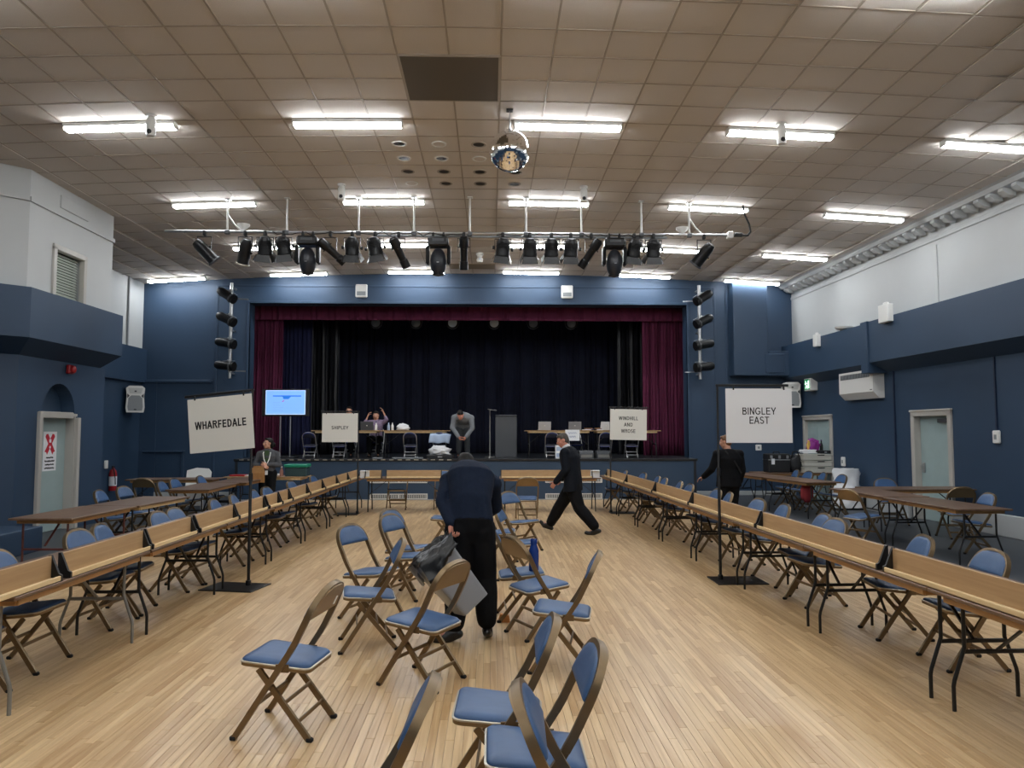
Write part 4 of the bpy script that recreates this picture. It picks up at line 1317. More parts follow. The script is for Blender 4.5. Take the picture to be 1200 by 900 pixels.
for y, z, w, h, lab in ((18.25, ZB1 - .1, .18, .3, 'small white box at top edge of bulkhead, nearer the corner'), (14.95, ZB1 + .05, .36, .36, 'white emergency light box on edge of bulkhead above the heater')):
    t = on_right(thing('emergency_light', lab, 'emergency light'), y, z, .4 if y < 15.8 else .3)
    MB().bx(-.12, 0, -w / 2, w / 2, -h / 2, h / 2, .008).obj('light_case', M_WHITEP, t)
    MB().bx(-.08, -.02, -w * .2, w * .2, h / 2, h / 2 + .05, .01).obj('lamp_head', M_WHITEP, t)
t = on_right(thing('uplighter', 'small white uplighter lying on top edge of the bulkhead', 'lamp'), 17.2, ZB1 + .03, .2)
MB().lathe([(.06, -.03), (.18, .02), (.2, .06), (.17, .06)], 16).obj('dish', M_WHITEP, t, 40)
for y, z, lab in ((12.45, 1.64, 'white socket box at foot of the dark conduit on right wall'), (17.75, 1.02, 'small white wall switch beside the far right door')):
    t = on_right(thing('wall_box', lab, 'switch'), y, z)
    MB().bx(-.05, 0, -.08, .08, -.11, .11, .015).obj('box_body', M_WHITEP, t)
    MB().bx(-.056, -.048, -.03, .03, -.04, .04, .006).obj('rocker', M_GREYP, t)
t = thing('wall_box', 'small white wall box on the far wall above the flight case', 'switch', (7.35, YF, 1.3))
MB().bx(-.08, .08, -.04, 0, -.08, .08, .01).obj('box_body', M_WHITEP, t)
MB().bx(-.03, .03, -.046, -.038, -.03, .03, .006).obj('rocker', M_GREYP, t)
for x, nm in ((-3.54, 'left'), (2.1, 'right')):
    t = thing('wall_sounder', f'white square sounder box above the stage opening, {nm} one', 'speaker', (x, YF, 5.58))
    MB().bx(-.16, .16, -.08, 0, -.18, .18, .02).obj('box_body', M_WHITEP, t)
    MB().bx(-.12, .12, -.086, -.078, -.13, -.02, .004).obj('grille', M_GREYP, t)

def speaker(label, loc, rz):
    t = thing('wall_speaker', label, 'speaker', loc, rz)
    pr = [(-.21, -.12), (-.19, -.2), (.19, -.2), (.21, -.12), (.14, .15), (-.14, .15)]
    mb = MB()
    o1 = [(-.2, -.32), (.2, -.32), (.22, -.2), (.2, .1), (.22, .3), (.15, .36), (-.15, .36), (-.22, .3), (-.2, .1), (-.22, -.2)]
    mb.prism(o1, .34, Matrix(((1, 0, 0, 0), (0, 0, 1, -.2), (0, 1, 0, 0), (0, 0, 0, 1))))
    c = mb.obj('cabinet', M_WHITEP, t)
    MB().prism([(x * .8, -.28 + y * .34) for x, y in [(-.2, 0), (.2, 0), (.22, .3), (.2, .95), (.12, 1.15), (-.12, 1.15), (-.2, .95), (-.22, .3)]], .012, Matrix(((1, 0, 0, 0), (0, 0, 1, -.208), (0, 1, 0, 0), (0, 0, 0, 1)))).obj('grille', M_GREYP, t)
    MB().prism([(-.13, .16), (.13, .16), (.17, .3), (-.17, .3)], .01, Matrix(((1, 0, 0, 0), (0, 0, 1, -.205), (0, 1, 0, 0), (0, 0, 0, 1)))).obj('horn', mat('speaker horn', 'c9cac6', .4), t)
    MB().box((0, -.212, .22), (.05, .01, .035), .004).obj('tweeter', M_DGREY, t)
    for s in (-1, 1):
        MB().prism([(s * .19, .04), (s * .13, .1), (s * .19, .16)], .008, Matrix(((1, 0, 0, 0), (0, 0, 1, -.206), (0, 1, 0, 0), (0, 0, 0, 1)))).obj('port', M_DGREY, t)
    MB().box((0, -.212, -.25), (.06, .008, .025), .003).obj('badge', M_BLACKP, t)
    MB().bx(-.05, .05, .14, .36, -.05, .05, .01).obj('wall_bracket', M_BLACKP, t)
    return t
speaker('white loudspeaker high on the wall above the fire extinguisher', (-9.2, 19.7, 2.55), .45)
speaker('white loudspeaker on wall behind the Bingley East board', (8.1, 20.05, 2.7), -.12)
t = thing('fire_extinguisher', 'red fire extinguisher on the wall behind left tables', 'fire extinguisher', (-9.335, 18.95, .28))
MB().lathe([(.08, 0), (.09, .02), (.09, .42), (.07, .5), (.03, .53), (.03, .56)], 16).obj('cylinder_body', M_RED, t, 40)
MB().lathe([(.091, .12), (.0915, .13), (.0915, .34), (.091, .35)], 16, None, 0, False).obj('label_band', M_PAPER, t, 40)
MB().box((0, 0, .585), (.04, .1, .05), .01).obj('valve', M_BLACKP, t)
MB().tube([(0, -.05, .58), (.07, -.09, .5), (.1, -.08, .3), (.1, -.07, .15)], .012).obj('hose', M_BLACKR, t, 60)
t = thing('wall_box', 'small white box on the wall just above the fire extinguisher', 'switch', (-9.43, 18.75, .93))
MB().bx(0, .04, -.07, .07, -.1, .1, .01).obj('box_body', M_WHITEP, t)
t = thing('fire_alarm', 'red fire alarm sounder under the left balcony', 'alarm', (LX, 13.5, 2.83))
MB().bx(0, .08, -.08, .08, -.08, .08, .02).obj('sounder_base', M_RED, t)
MB().lathe([(.07, .08), (.065, .12), (.03, .14)], 14, Matrix.Rotation(PI / 2, 4, 'Y')).obj('horn', M_RED, t, 40)
# notice on the niche door
t = thing('door_notice', 'white notice with a red ribbon cross stuck on the left door', 'notice', (-7.655, 13.31, 1.39))
MB().bx(0, .003, -.2, .2, -.34, .34).obj('paper', M_PAPER, t)
RM = Matrix(((0, 0, 1, 0), (1, 0, 0, 0), (0, 1, 0, 0), (0, 0, 0, 1)))       # local xy -> yz plane, normal +x
mb = MB()
for s in (-1, 1):
    M = Matrix.Translation((.003, 0, .13)) @ RM @ Matrix.Rotation(s * .62, 4, 'Z')
    mb.prism([(-.045, -.2), (.0, -.18), (.045, -.2), (.045, .18), (0, .2), (-.045, .18)], .002 + .0005 * s, M)
mb.obj('red_cross', M_REDX, t)
mb = MB()
mb.bx(.006, .0075, -.03, .03, .15, .21); mb.lathe([(.025, 0), (.002, .0015)], 10, Matrix.Translation((.006, 0, .07)) @ Matrix.Rotation(PI / 2, 4, 'Y'))
mb.obj('white_emblem', M_PAPER, t)
r5 = random.Random(9)
for k, w in enumerate((.2, .29, .25, .28)):
    z = -.11 - k * .06; y = -w / 2
    p = [(.0035, y, z)]
    while y < w / 2:
        y += r5.uniform(.008, .02)
        p.append((.0035, y, z + r5.uniform(-.007, .007)))
    MB().bar(p, .0015, .02, (1, 0, 0)).obj('small_print', M_INK, t)

# ================================================================== THINGS ON AND UNDER THE TABLES
def lump(name, m, parent, c, r, amp=.25, seed=0, nu=22, nv=14, freq=3., flat=None, smooth=60):
    mb = MB(); mb.sphere((0, 0, 0), 1., nu, nv)
    vs = []
    for v in mb.v:
        p = Vector(v)
        d = 1 + amp * noise.noise(p * freq + Vector((seed * 3.1, seed, 0))) + amp * .5 * noise.noise(p * freq * 2.3 + Vector((0, seed, 5)))
        q = Vector((c[0] + p.x * r[0] * d, c[1] + p.y * r[1] * d, c[2] + p.z * r[2] * d))
        if flat is not None: q.z = max(q.z, flat)
        vs.append(tuple(q))
    mb.v = vs
    return mb.obj(name, m, parent, smooth)
ZT = .73
t = thing('flight_case', 'black flight case with a white label on table near the corner', 'case', (7.1, 18.55, ZT))
MB().bx(-.27, .27, -.2, .2, 0, .46, .02).obj('case_body', M_BLACKP, t)
MB().bx(-.27, .27, -.205, .205, .3, .325, .004).obj('lid_rail', M_ALU, t)
MB().bx(-.2, -.12, -.206, -.2, .2, .34).obj('paper_label', M_PAPER, t)
MB().tube([(-.08, 0, .46), (-.07, 0, .5), (.07, 0, .5), (.08, 0, .46)], .012).obj('handle', M_BLACKR, t, 60)
for x in (-.2, 0, .2): MB().bx(x - .03, x + .03, -.215, -.2, .34, .42, .006).obj('latch', M_ALU, t)
t = thing('tote_bag', 'black patterned bag between flight case and the crates', 'bag', (7.55, 18.55, ZT))
lump('bag_body', mat('black bag fabric', '15171b', .6, bump=.4, bscale=30), t, (0, 0, .2), (.2, .16, .24), .2, 4, flat=0.001)
MB().tube([(-.1, -.08, .36), (-.08, -.1, .5), (.04, -.1, .52), (.1, -.08, .38)], .014).obj('strap', M_BLACKR, t, 60)
for k in range(3):
    t = thing('stack_crate', f'cream plastic crate in the pile of three, {("lowest", "middle", "topmost")[k]} one', 'crate', (8.02, 18.5, ZT + .155 * k + .002), 0, 'cream crates in a pile')
    mb = MB()
    mb.bx(-.34, .34, -.24, .24, 0, .012)
    for a, b, c, d in ((-.34, .34, -.24, -.225), (-.34, .34, .225, .24), (-.34, -.325, -.225, .225), (.325, .34, -.225, .225)):
        mb.bx(a, b, c, d, .012, .132, .003)
    mb.bx(-.36, .36, -.262, -.238, .108, .135, .004); mb.bx(-.36, .36, .238, .262, .108, .135, .004); mb.bx(-.36, -.335, -.25, .25, .108, .135, .004)
    mb.obj('crate_body', M_CRATE, t)
    MB().bx(-.02, .16, -.268, -.24, .105, .13, .008).obj('hand_slot', M_BLACKP, t)
    MB().bx(-.25, -.08, -.247, -.24, .03, .11, .003).obj('rib_panel', M_CRATE, t)
zt3 = ZT + .155 * 3
t = thing('paper_stack', 'stack of white papers on top of the cream crates', 'papers', (7.86, 18.46, zt3))
for k in range(3): MB().box((r5.uniform(-.02, .02), 0, .02 + .03 * k), (.34, .24, .028), .004).obj('paper_bundle', M_PAPER, t, None, None, (0, 0, r5.uniform(-.1, .1)))
t = thing('carrier_bag', 'purple carrier bag on top of the cream crates', 'bag', (8.03, 18.56, zt3))
lump('bag_body', M_PURP, t, (0, 0, .19), (.15, .1, .17), .5, 2, flat=0.001)
lump('yellow_print', mat('yellow print', 'c9a04a', .5), t, (-.13, -.05, .2), (.05, .05, .12), .5, 7, 12, 8, flat=.02)
t = thing('box_file', 'flat black box file on top of the cream crates', 'box file', (8.22, 18.42, zt3))
MB().bx(-.13, .13, -.15, .15, 0, .075, .006).obj('file_body', M_BLACKP, t)
MB().bx(-.03, .03, -.153, -.149, .02, .055).obj('spine_label', M_GREYP, t)
for k in range(2):
    t = thing('bottle', f'dark upright bottle standing behind the black box file, {ORD[k]} from the bag', 'bottle', (8.17 + .11 * k, 18.64, zt3), 0, 'dark bottles on the crates')
    MB().lathe([(.035, 0), (.04, .01), (.04, .2), (.016, .27), (.016, .31)], 12).obj('bottle_body', M_BLACKP, t, 40)
    MB().lathe([(.018, .31), (.018, .335)], 10).obj('cap', mat('violet cap', '5a3a7a', .4), t)
t = thing('plastic_sack', 'tall crumpled white plastic sack standing by the right wall behind brown tables', 'bag', (8.02, 16.78, 0))
mb = MB(); n = 26; vs = []; rows = 16
for j in range(rows):
    v = j / (rows - 1)
    for i in range(n):
        a = 2 * PI * i / n
        p = Vector((math.cos(a), math.sin(a), v * 3))
        d = 1 + .22 * noise.noise(p * 1.6) + .1 * noise.noise(p * 4)
        wx = (.30 if v > .45 else .27 + .06 * (1 - v)) * d; wy = (.16 if v > .5 else .27) * d
        vs.append((math.cos(a) * wx, .08 * v + math.sin(a) * wy, .04 + v * .86 + .03 * noise.noise(p * 3) * (1 if v < .98 else .3)))
mb.add(vs, [(j * n + i, j * n + (i + 1) % n, (j + 1) * n + (i + 1) % n, (j + 1) * n + i) for j in range(rows - 1) for i in range(n)] + [tuple((rows - 1) * n + i for i in range(n))])
mb.obj('sack_body', M_WBAG, t, 60)
# red jumper hanging below the far table
t = thing('red_bag', 'red bag hanging below the far right brown table', 'bag', (6.45, 15.25, .0))
lump('bag_body', mat('red fabric', '8f2a30', .8), t, (0, .0, .5), (.13, .1, .2), .25, 6)
# white plastic chair at left
t = thing('plastic_chair', 'white moulded plastic chair behind the left brown tables', 'chair', (-6.72, 17.35, 0), .05)
mb = MB(); mb.prism([(-.27, .42), (.27, .42), (.29, .8), (.22, .88), (-.05, .9), (-.26, .84)], .03, Matrix(((1, 0, 0, 0), (0, .18, 1, .12), (0, 1, 0, 0), (0, 0, 0, 1))))
mb.obj('backrest', M_WHITEP, t)
MB().bx(-.27, .27, -.28, .24, .42, .46, .015).obj('seat', M_WHITEP, t)
MB().bx(-.265, .265, -.285, -.25, .08, .42, .01).obj('front_panel', M_WHITEP, t)
for sx in (-1, 1):
    for sy in (-1, 1):
        MB().bar([(sx * .23, sy * .21, .43), (sx * .26, sy * .25, 0)], .05, .05, (1, 0, 0)).obj('leg', M_WHITEP, t)
# table with the green-lidded box
t = thing('storage_box', 'see-through storage box with green lid on table under the stage', 'box', (-4.36, 17.2, ZT))
MB().bx(-.24, .24, -.17, .17, 0, .2, .015).obj('box_body', M_CLEARG, t)
MB().bx(-.26, .26, -.19, .19, .2, .27, .015).obj('lid', M_GREEN, t)
lump('contents', mat('box contents', '6a7a70', .7), t, (0, 0, .09), (.18, .12, .07), .3, 3, flat=.01)
t = thing('drink_bottle', 'small bottle with pinkish body beside the green-lidded box', 'bottle', (-4.68, 17.05, ZT))
MB().lathe([(.035, 0), (.04, .01), (.04, .12), (.02, .17), (.02, .2)], 12).obj('bottle_body', mat('pinkish plastic', 'a9796a', .4), t, 40)
MB().lathe([(.022, .2), (.022, .225)], 10).obj('cap', M_WHITEP, t)
t = thing('paper_scraps', 'white papers lying left of the green-lidded box', 'papers', (-4.85, 17.1, ZT))
for k in range(3): MB().box((.07 * k - .05, .02 * k, .012 + .018 * k), (.2, .15, .014), .003).obj('paper_bundle', M_PAPER, t, None, None, (0, 0, .3 * k))
t = thing('folder', 'red folder lying on the table left of the woman', 'folder', (-5.68, 17.2, ZT))
MB().box((0, 0, .02), (.34, .25, .035), .006).obj('cover', M_RED, t)
MB().box((.2, .05, .015), (.2, .28, .02), .004).obj('paper_bundle', M_PAPER, t)
# bottle on the chair, scrap on the floor
t = thing('water_bottle', 'dark blue water bottle standing on a folding chair seat', 'bottle', (.40, 7.0, .444))
MB().lathe([(.040, 0), (.045, .01), (.047, .13), (.045, .19), (.03, .235), (.028, .25)], 16).obj('bottle_body', M_BOTTLE, t, 40)
MB().lathe([(.031, .25), (.031, .285), (.026, .295)], 14).obj('cap', M_BOTTLE, t, 40)
t = thing('card_scrap', 'small orange card wedge on the floor behind right shoe', 'litter', (.12, 6.95, 0))
MB().prism([(-.05, 0), (.06, 0), (.05, .06), (-.03, .075)], .06, Matrix(((1, 0, 0, 0), (0, 0, 1, -.03), (0, 1, 0, 0), (0, 0, 0, 1)))).obj('card', M_ORANGE, t)

# ================================================================== ON THE STAGE
t = thing('lectern', 'tall dark grey lectern at middle of the stage', 'lectern', (.42, 20.5, ZS))
MB().bx(-.28, .28, -.02, .02, 0, 1.12, .006).obj('front_panel', M_DGREY, t)
for s in (-1, 1): MB().bx(s * .28 - .012, s * .28 + .012, -.02, .34, 0, 1.08, .004).obj('side_panel', M_DGREY, t)
MB().box((0, .16, 1.1), (.58, .42, .022), .004, Matrix.Rotation(-.2, 3, 'X')).obj('reading_top', M_DGREY, t)
t = thing('microphone_stand', 'slim microphone stand beside the lectern', 'microphone', (-.02, 20.3, ZS))
MB().lathe([(.14, 0), (.14, .015), (.02, .03), (.013, .04), (.013, .7), (.009, .71), (.009, 1.28)], 14).obj('stand', M_GREYM, t, 40)
MB().bar([(-.06, 0, 1.30), (.12, -.03, 1.27)], .016, .016).obj('boom', M_GREYM, t)
MB().cap((.1, -.03, 1.275), .016, (.16, -.04, 1.262), .024).obj('microphone_head', M_DGREY, t, 60)
t = thing('television', 'large television showing a pale blue page on a stand on stage', 'television', (-5.42, 20.0, ZS))
MB().bx(-.62, .62, 0, .05, 1.1, 1.82, .01).obj('bezel', M_BLACKP, t)
s_ = MB().bx(-.52, .52, -.004, 0, 1.145, 1.785).obj('screen', M_SCRW, t)
MB().bx(-.505, .505, -.006, -.003, 1.16, 1.77).obj('screen_page', M_SCR, s_)
mb = MB(); mb.bx(-.33, .41, -.009, -.005, 1.62, 1.65); mb.prism([(-.08, 1.62), (.14, 1.62), (.08, 1.555), (-.05, 1.555)], .003, Matrix(((1, 0, 0, 0), (0, 0, 1, -.009), (0, 1, 0, 0), (0, 0, 0, 1))))
mb.obj('page_header', M_SCRD, s_)
MB().box((-.06, -.008, 1.5), (.06, .003, .02), 0, Matrix.Rotation(-.5, 3, 'Y')).obj('page_mark', M_SCRM, s_)
mb = MB()
for k in range(6): mb.bx(-.32, -.32 + r5.uniform(.12, .28), -.008, -.005, 1.46 - k * .045, 1.468 - k * .045)
mb.obj('page_text', M_SCRL, s_)
for x in (-.14, .12): MB().tube([(x, .06, .02), (x, .06, 1.2)], .018).obj('pole', M_ALU, t, 60)
MB().bx(-.3, .3, -.2, .3, 0, .04, .01).obj('base_plate', M_BLACKP, t)

def laptop(label, loc, rz, m, sc=1.):
    t = thing('laptop', label, 'laptop', loc, rz)
    MB().bx(-.17, .17, 0, .23, 0, .018, .004).obj('keyboard_base', M_GREYM, t)
    MB().box((0, -.03, .12), (.34, .012, .23), .004, Matrix.Rotation(.22, 3, 'X')).obj('screen_lid', m, t)
    MB().box((0, -.038, .125), (.03, .004, .02), .001, Matrix.Rotation(.22, 3, 'X')).obj('lid_mark', M_WHITEP, t)
laptop('black laptop on the left stage table next to the raised arms', (-3.3, 20.2, ZS + ZT), 0, M_DGREY)
laptop('silver laptop at left end of the right stage table', (1.45, 20.2, ZS + ZT), .05, mat('silver lid', 'b9bbbd', .4, metal=.3))
laptop('grey laptop near middle of the right stage table, above hanging paper', (2.27, 20.22, ZS + ZT), -.04, mat('grey lid', '8a8c90', .4, metal=.3))
laptop('white laptop by the Windhill pole', (3.1, 20.2, ZS + ZT), .35, mat('white lid', 'd3d5d6', .4))
for x, m, lab in ((-3.05, M_WHITEP, 'pale bottle beside the black laptop on stage'), (-2.72, M_PBLUE, 'pale blue tall bottle on the left stage table'), (-2.62, M_WHITEP, 'thin pump bottle next to the pale blue bottle')):
    t = thing('bottle', lab, 'bottle', (x, 20.15, ZS + ZT))
    MB().lathe([(.032, 0), (.036, .01), (.036, .12), (.014, .17), (.014, .2)], 12).obj('bottle_body', m, t, 40)
    MB().lathe([(.016, .2), (.016, .225)], 10).obj('cap', M_BLUEC, t)
t = thing('carrier_bag', 'white crumpled bag on the left stage table', 'bag', (-2.35, 20.2, ZS + ZT))
lump('bag_body', M_WBAG, t, (0, 0, .07), (.17, .12, .11), .3, 5, flat=.002)
t = thing('carrier_bag', 'white plastic bag heaped on black case at stage edge', 'bag', (-1.32, 19.62, ZS + .1))
lump('bag_body', M_WBAG, t, (0, 0, .09), (.27, .17, .14), .45, 8, flat=.002)
t = thing('flat_case', 'flat black case lying at the stage edge under white bag', 'case', (-1.3, 19.62, ZS))
MB().bx(-.34, .34, -.2, .2, 0, .1, .015).obj('case_body', M_BLACKP, t)
MB().bx(-.06, .06, -.215, -.2, .03, .06, .006).obj('handle', M_ALU, t)
t = thing('cloth', 'pale blue cloth draped over a stage chair', 'cloth', (-1.35, 19.92, ZS))
mb = MB(); vs = []
for j in range(5):
    for i in range(13):
        vs.append((-.27 + .045 * i + .01 * j, -.23 - .015 * math.sin(i * 1.3 + j) + (.03 if j > 3 else 0), .40 + .06 * j + .012 * math.sin(i * .9)))
mb.add(vs, [(j * 13 + i, j * 13 + i + 1, (j + 1) * 13 + i + 1, (j + 1) * 13 + i) for j in range(4) for i in range(12)])
o = mb.obj('cloth_sheet', M_PBLUE, t, 60); md = o.modifiers.new('t', 'SOLIDIFY'); md.thickness = .02
for k, (a, b) in enumerate(((-3.05, -2.8), (-2.55, -1.75))):
    t = thing('floor_cable_cover', f'pale strip lying on the stage floor under left stage table, {("shorter", "longer")[k]} one', 'strip', ((a + b) / 2, 19.62, ZS))
    MB().box((0, 0, .015), (b - a, .06, .03), .005).obj('strip_body', M_GREYP, t)
# hanging paper on the right stage table
t = thing('paper_notice', 'white handwritten paper hanging from the right stage table edge', 'notice', (2.17, 19.915, ZS + .6))
MB().box((0, 0, 0), (.38, .004, .29)).obj('paper', M_PAPER, t)
mb = MB()
for k, (z, w) in enumerate(((.06, .22), (-.04, .17))):
    p = []
    for i in range(40):
        u = i / 39
        p.append((-w / 2 + w * u, -.004, z + .022 * math.sin(u * 31 + k) * (1 if int(u * 9) % 2 else .55) + .008 * math.sin(u * 77)))
    mb.bar(p, .006, .003, (0, 0, 1))
mb.obj('handwriting', mat('blue marker', '4a5f9a', .6), t)
t = thing('leaflet_stand', 'pale blue and white leaflet box standing at the stage edge behind walking man', 'leaflets', (1.78, 19.5, ZS))
MB().bx(-.1, .1, -.08, .08, 0, .34, .004).obj('leaflet_box', M_PAPER, t)
MB().bx(-.08, .08, -.084, -.079, .2, .3).obj('blue_panel', M_PBLUE, t)
MB().bx(-.08, .08, -.084, -.079, .04, .14).obj('blue_panel', M_PBLUE, t)
for k, (x, w) in enumerate(((2.62, .2), (2.9, .14))):
    t = thing('paper_scraps', f'small heap of papers on the right stage table, {("broader", "narrower")[k]} heap', 'papers', (x, 20.15, ZS + ZT))
    for q in range(3): MB().box((r5.uniform(-.05, .05), 0, .012 + .02 * q), (w, .16, .018), .003).obj('paper_bundle', [M_PAPER, M_PURPLE, M_KRAFT][q], t, None, None, (0, 0, r5.uniform(-.4, .4)))
for k, x in enumerate((2.5, 2.95)):
    t = thing('monitor_speaker', f'dark grey stage box under the right stage table, {ORD[k]} from the leaflet box', 'speaker', (x, 19.75, ZS), 0)
    MB().prism([(-.2, 0), (.2, 0), (.2, .12), (.1, .2), (-.2, .2)], .36, Matrix(((0, 0, 1, -.18), (-1, 0, 0, 0), (0, 1, 0, 0), (0, 0, 0, 1)))).obj('speaker_case', M_DGREY, t)
    MB().bx(-.15, .15, -.206, -.2, .02, .1).obj('grille', M_GREYM, t)

# ================================================================== PEOPLE
def remesh(mb, vox, sm=4, fac=.5):
    me = mb.mesh('tmp_body', M_SKIN)
    o = link('tmp_body', me)
    m = o.modifiers.new('r', 'REMESH'); m.mode = 'VOXEL'; m.voxel_size = vox
    if sm:
        s = o.modifiers.new('s', 'SMOOTH'); s.iterations = sm; s.factor = fac
    dg = bpy.context.evaluated_depsgraph_get()
    out = bpy.data.meshes.new_from_object(o.evaluated_get(dg))
    bpy.data.objects.remove(o); bpy.data.meshes.remove(me)
    out.polygons.foreach_set('use_smooth', [True] * len(out.polygons))
    return out

def frame3(fwd, up):
    f = Vector(fwd).normalized(); u = Vector(up); u = (u - f * u.dot(f)).normalized()
    return Matrix((f.cross(u), f, u)).transposed()        # columns: right, forward, up

def oval(mb, secs, n=20):
    """torso: (centre, half width, half depth, up direction); the width lies along lateral"""
    rg = []
    for c, a, b, lat, dep in secs:
        c = Vector(c); lat = Vector(lat).normalized(); dep = Vector(dep).normalized()
        rg.append([c + lat * (a * math.copysign(abs(math.cos(2 * PI * j / n)) ** .85, math.cos(2 * PI * j / n))) + dep * (b * math.copysign(abs(math.sin(2 * PI * j / n)) ** .85, math.sin(2 * PI * j / n))) for j in range(n)])
    mb.rings(rg)

def add_hand(mb, wrist, d, nrm, thumb, curl=.5, spread=.1, s=1.):
    """d: towards the knuckles, nrm: palm side, thumb: side of the thumb"""
    d = Vector(d).normalized(); nrm = Vector(nrm); nrm = (nrm - d * nrm.dot(d)).normalized()
    th = Vector(thumb); th = (th - d * th.dot(d) - nrm * th.dot(nrm)).normalized()
    w = Vector(wrist)
    rg = []
    for u, a, b in ((-.02, .027, .021), (.02, .031, .019), (.055, .039, .016), (.088, .041, .013)):
        c = w + d * u * s
        rg.append([c + th * (a * s * math.cos(2 * PI * j / 12)) + nrm * (b * s * math.sin(2 * PI * j / 12)) for j in range(12)])
    mb.rings(rg)
    for k, (off, L, r) in enumerate(((.030, .072, .0088), (.010, .080, .0092), (-.010, .074, .0088), (-.029, .058, .0078))):
        p = w + (d * .082 + th * off) * s
        dirn = (d + th * (off * spread * 8)).normalized()
        ang = 0
        for q, fr in enumerate((.45, .32, .26)):
            ang += curl * (1.0, 1.05, .7)[q] * (1 + .08 * k)
            dd = dirn * math.cos(ang) + nrm * math.sin(ang)
            p2 = p + dd * L * fr * s
            mb.cap(p, r * s * (1 - .08 * q), p2, r * s * (.94 - .1 * q), 8)
            p = p2
    p = w + (d * .022 + th * .026) * s
    dd = (d * .65 + th * .62 + nrm * .42).normalized()
    for L, r, bend in ((.042, .0125, 0), (.032, .0105, .35), (.026, .009, .4)):
        dd = (dd + (d * .5 + nrm * .5) * bend * (.4 + curl)).normalized()
        p2 = p + dd * L * s
        mb.cap(p, r * s, p2, r * s * .92, 8)
        p = p2

def add_head(mb, c, F):
    """c: centre of the head; F: columns right, forward, up"""
    P = lambda x, y, z: Vector(c) + F @ Vector((x, y, z))
    mb.sphere(P(0, -.012, .028), (.074, .094, .092), 20, 14, F)
    mb.sphere(P(0, .03, -.03), (.06, .066, .085), 18, 12, F)
    mb.sphere(P(0, .048, -.088), (.032, .034, .028), 12, 9, F)      # chin
    mb.cap(P(0, .088, .018), .011, P(0, .108, -.018), .0145, 10)    # nose
    for s in (-1, 1):
        mb.sphere(P(s * .016, .098, -.02), (.009, .011, .009), 8, 6, F)
        mb.sphere(P(s * .034, .075, .034), (.026, .018, .011), 10, 7, F)   # brow
        mb.sphere(P(s * .044, .058, -.018), (.024, .024, .026), 10, 7, F)  # cheek
        mb.sphere(P(s * .078, -.008, .0), (.010, .020, .032), 10, 8, F)    # ear
        mb.cap(P(s * .05, .0, -.06), .03, P(s * .02, .05, -.085), .024, 8)  # jaw line
    mb.sphere(P(0, .083, -.052), (.022, .014, .010), 10, 7, F)      # lips

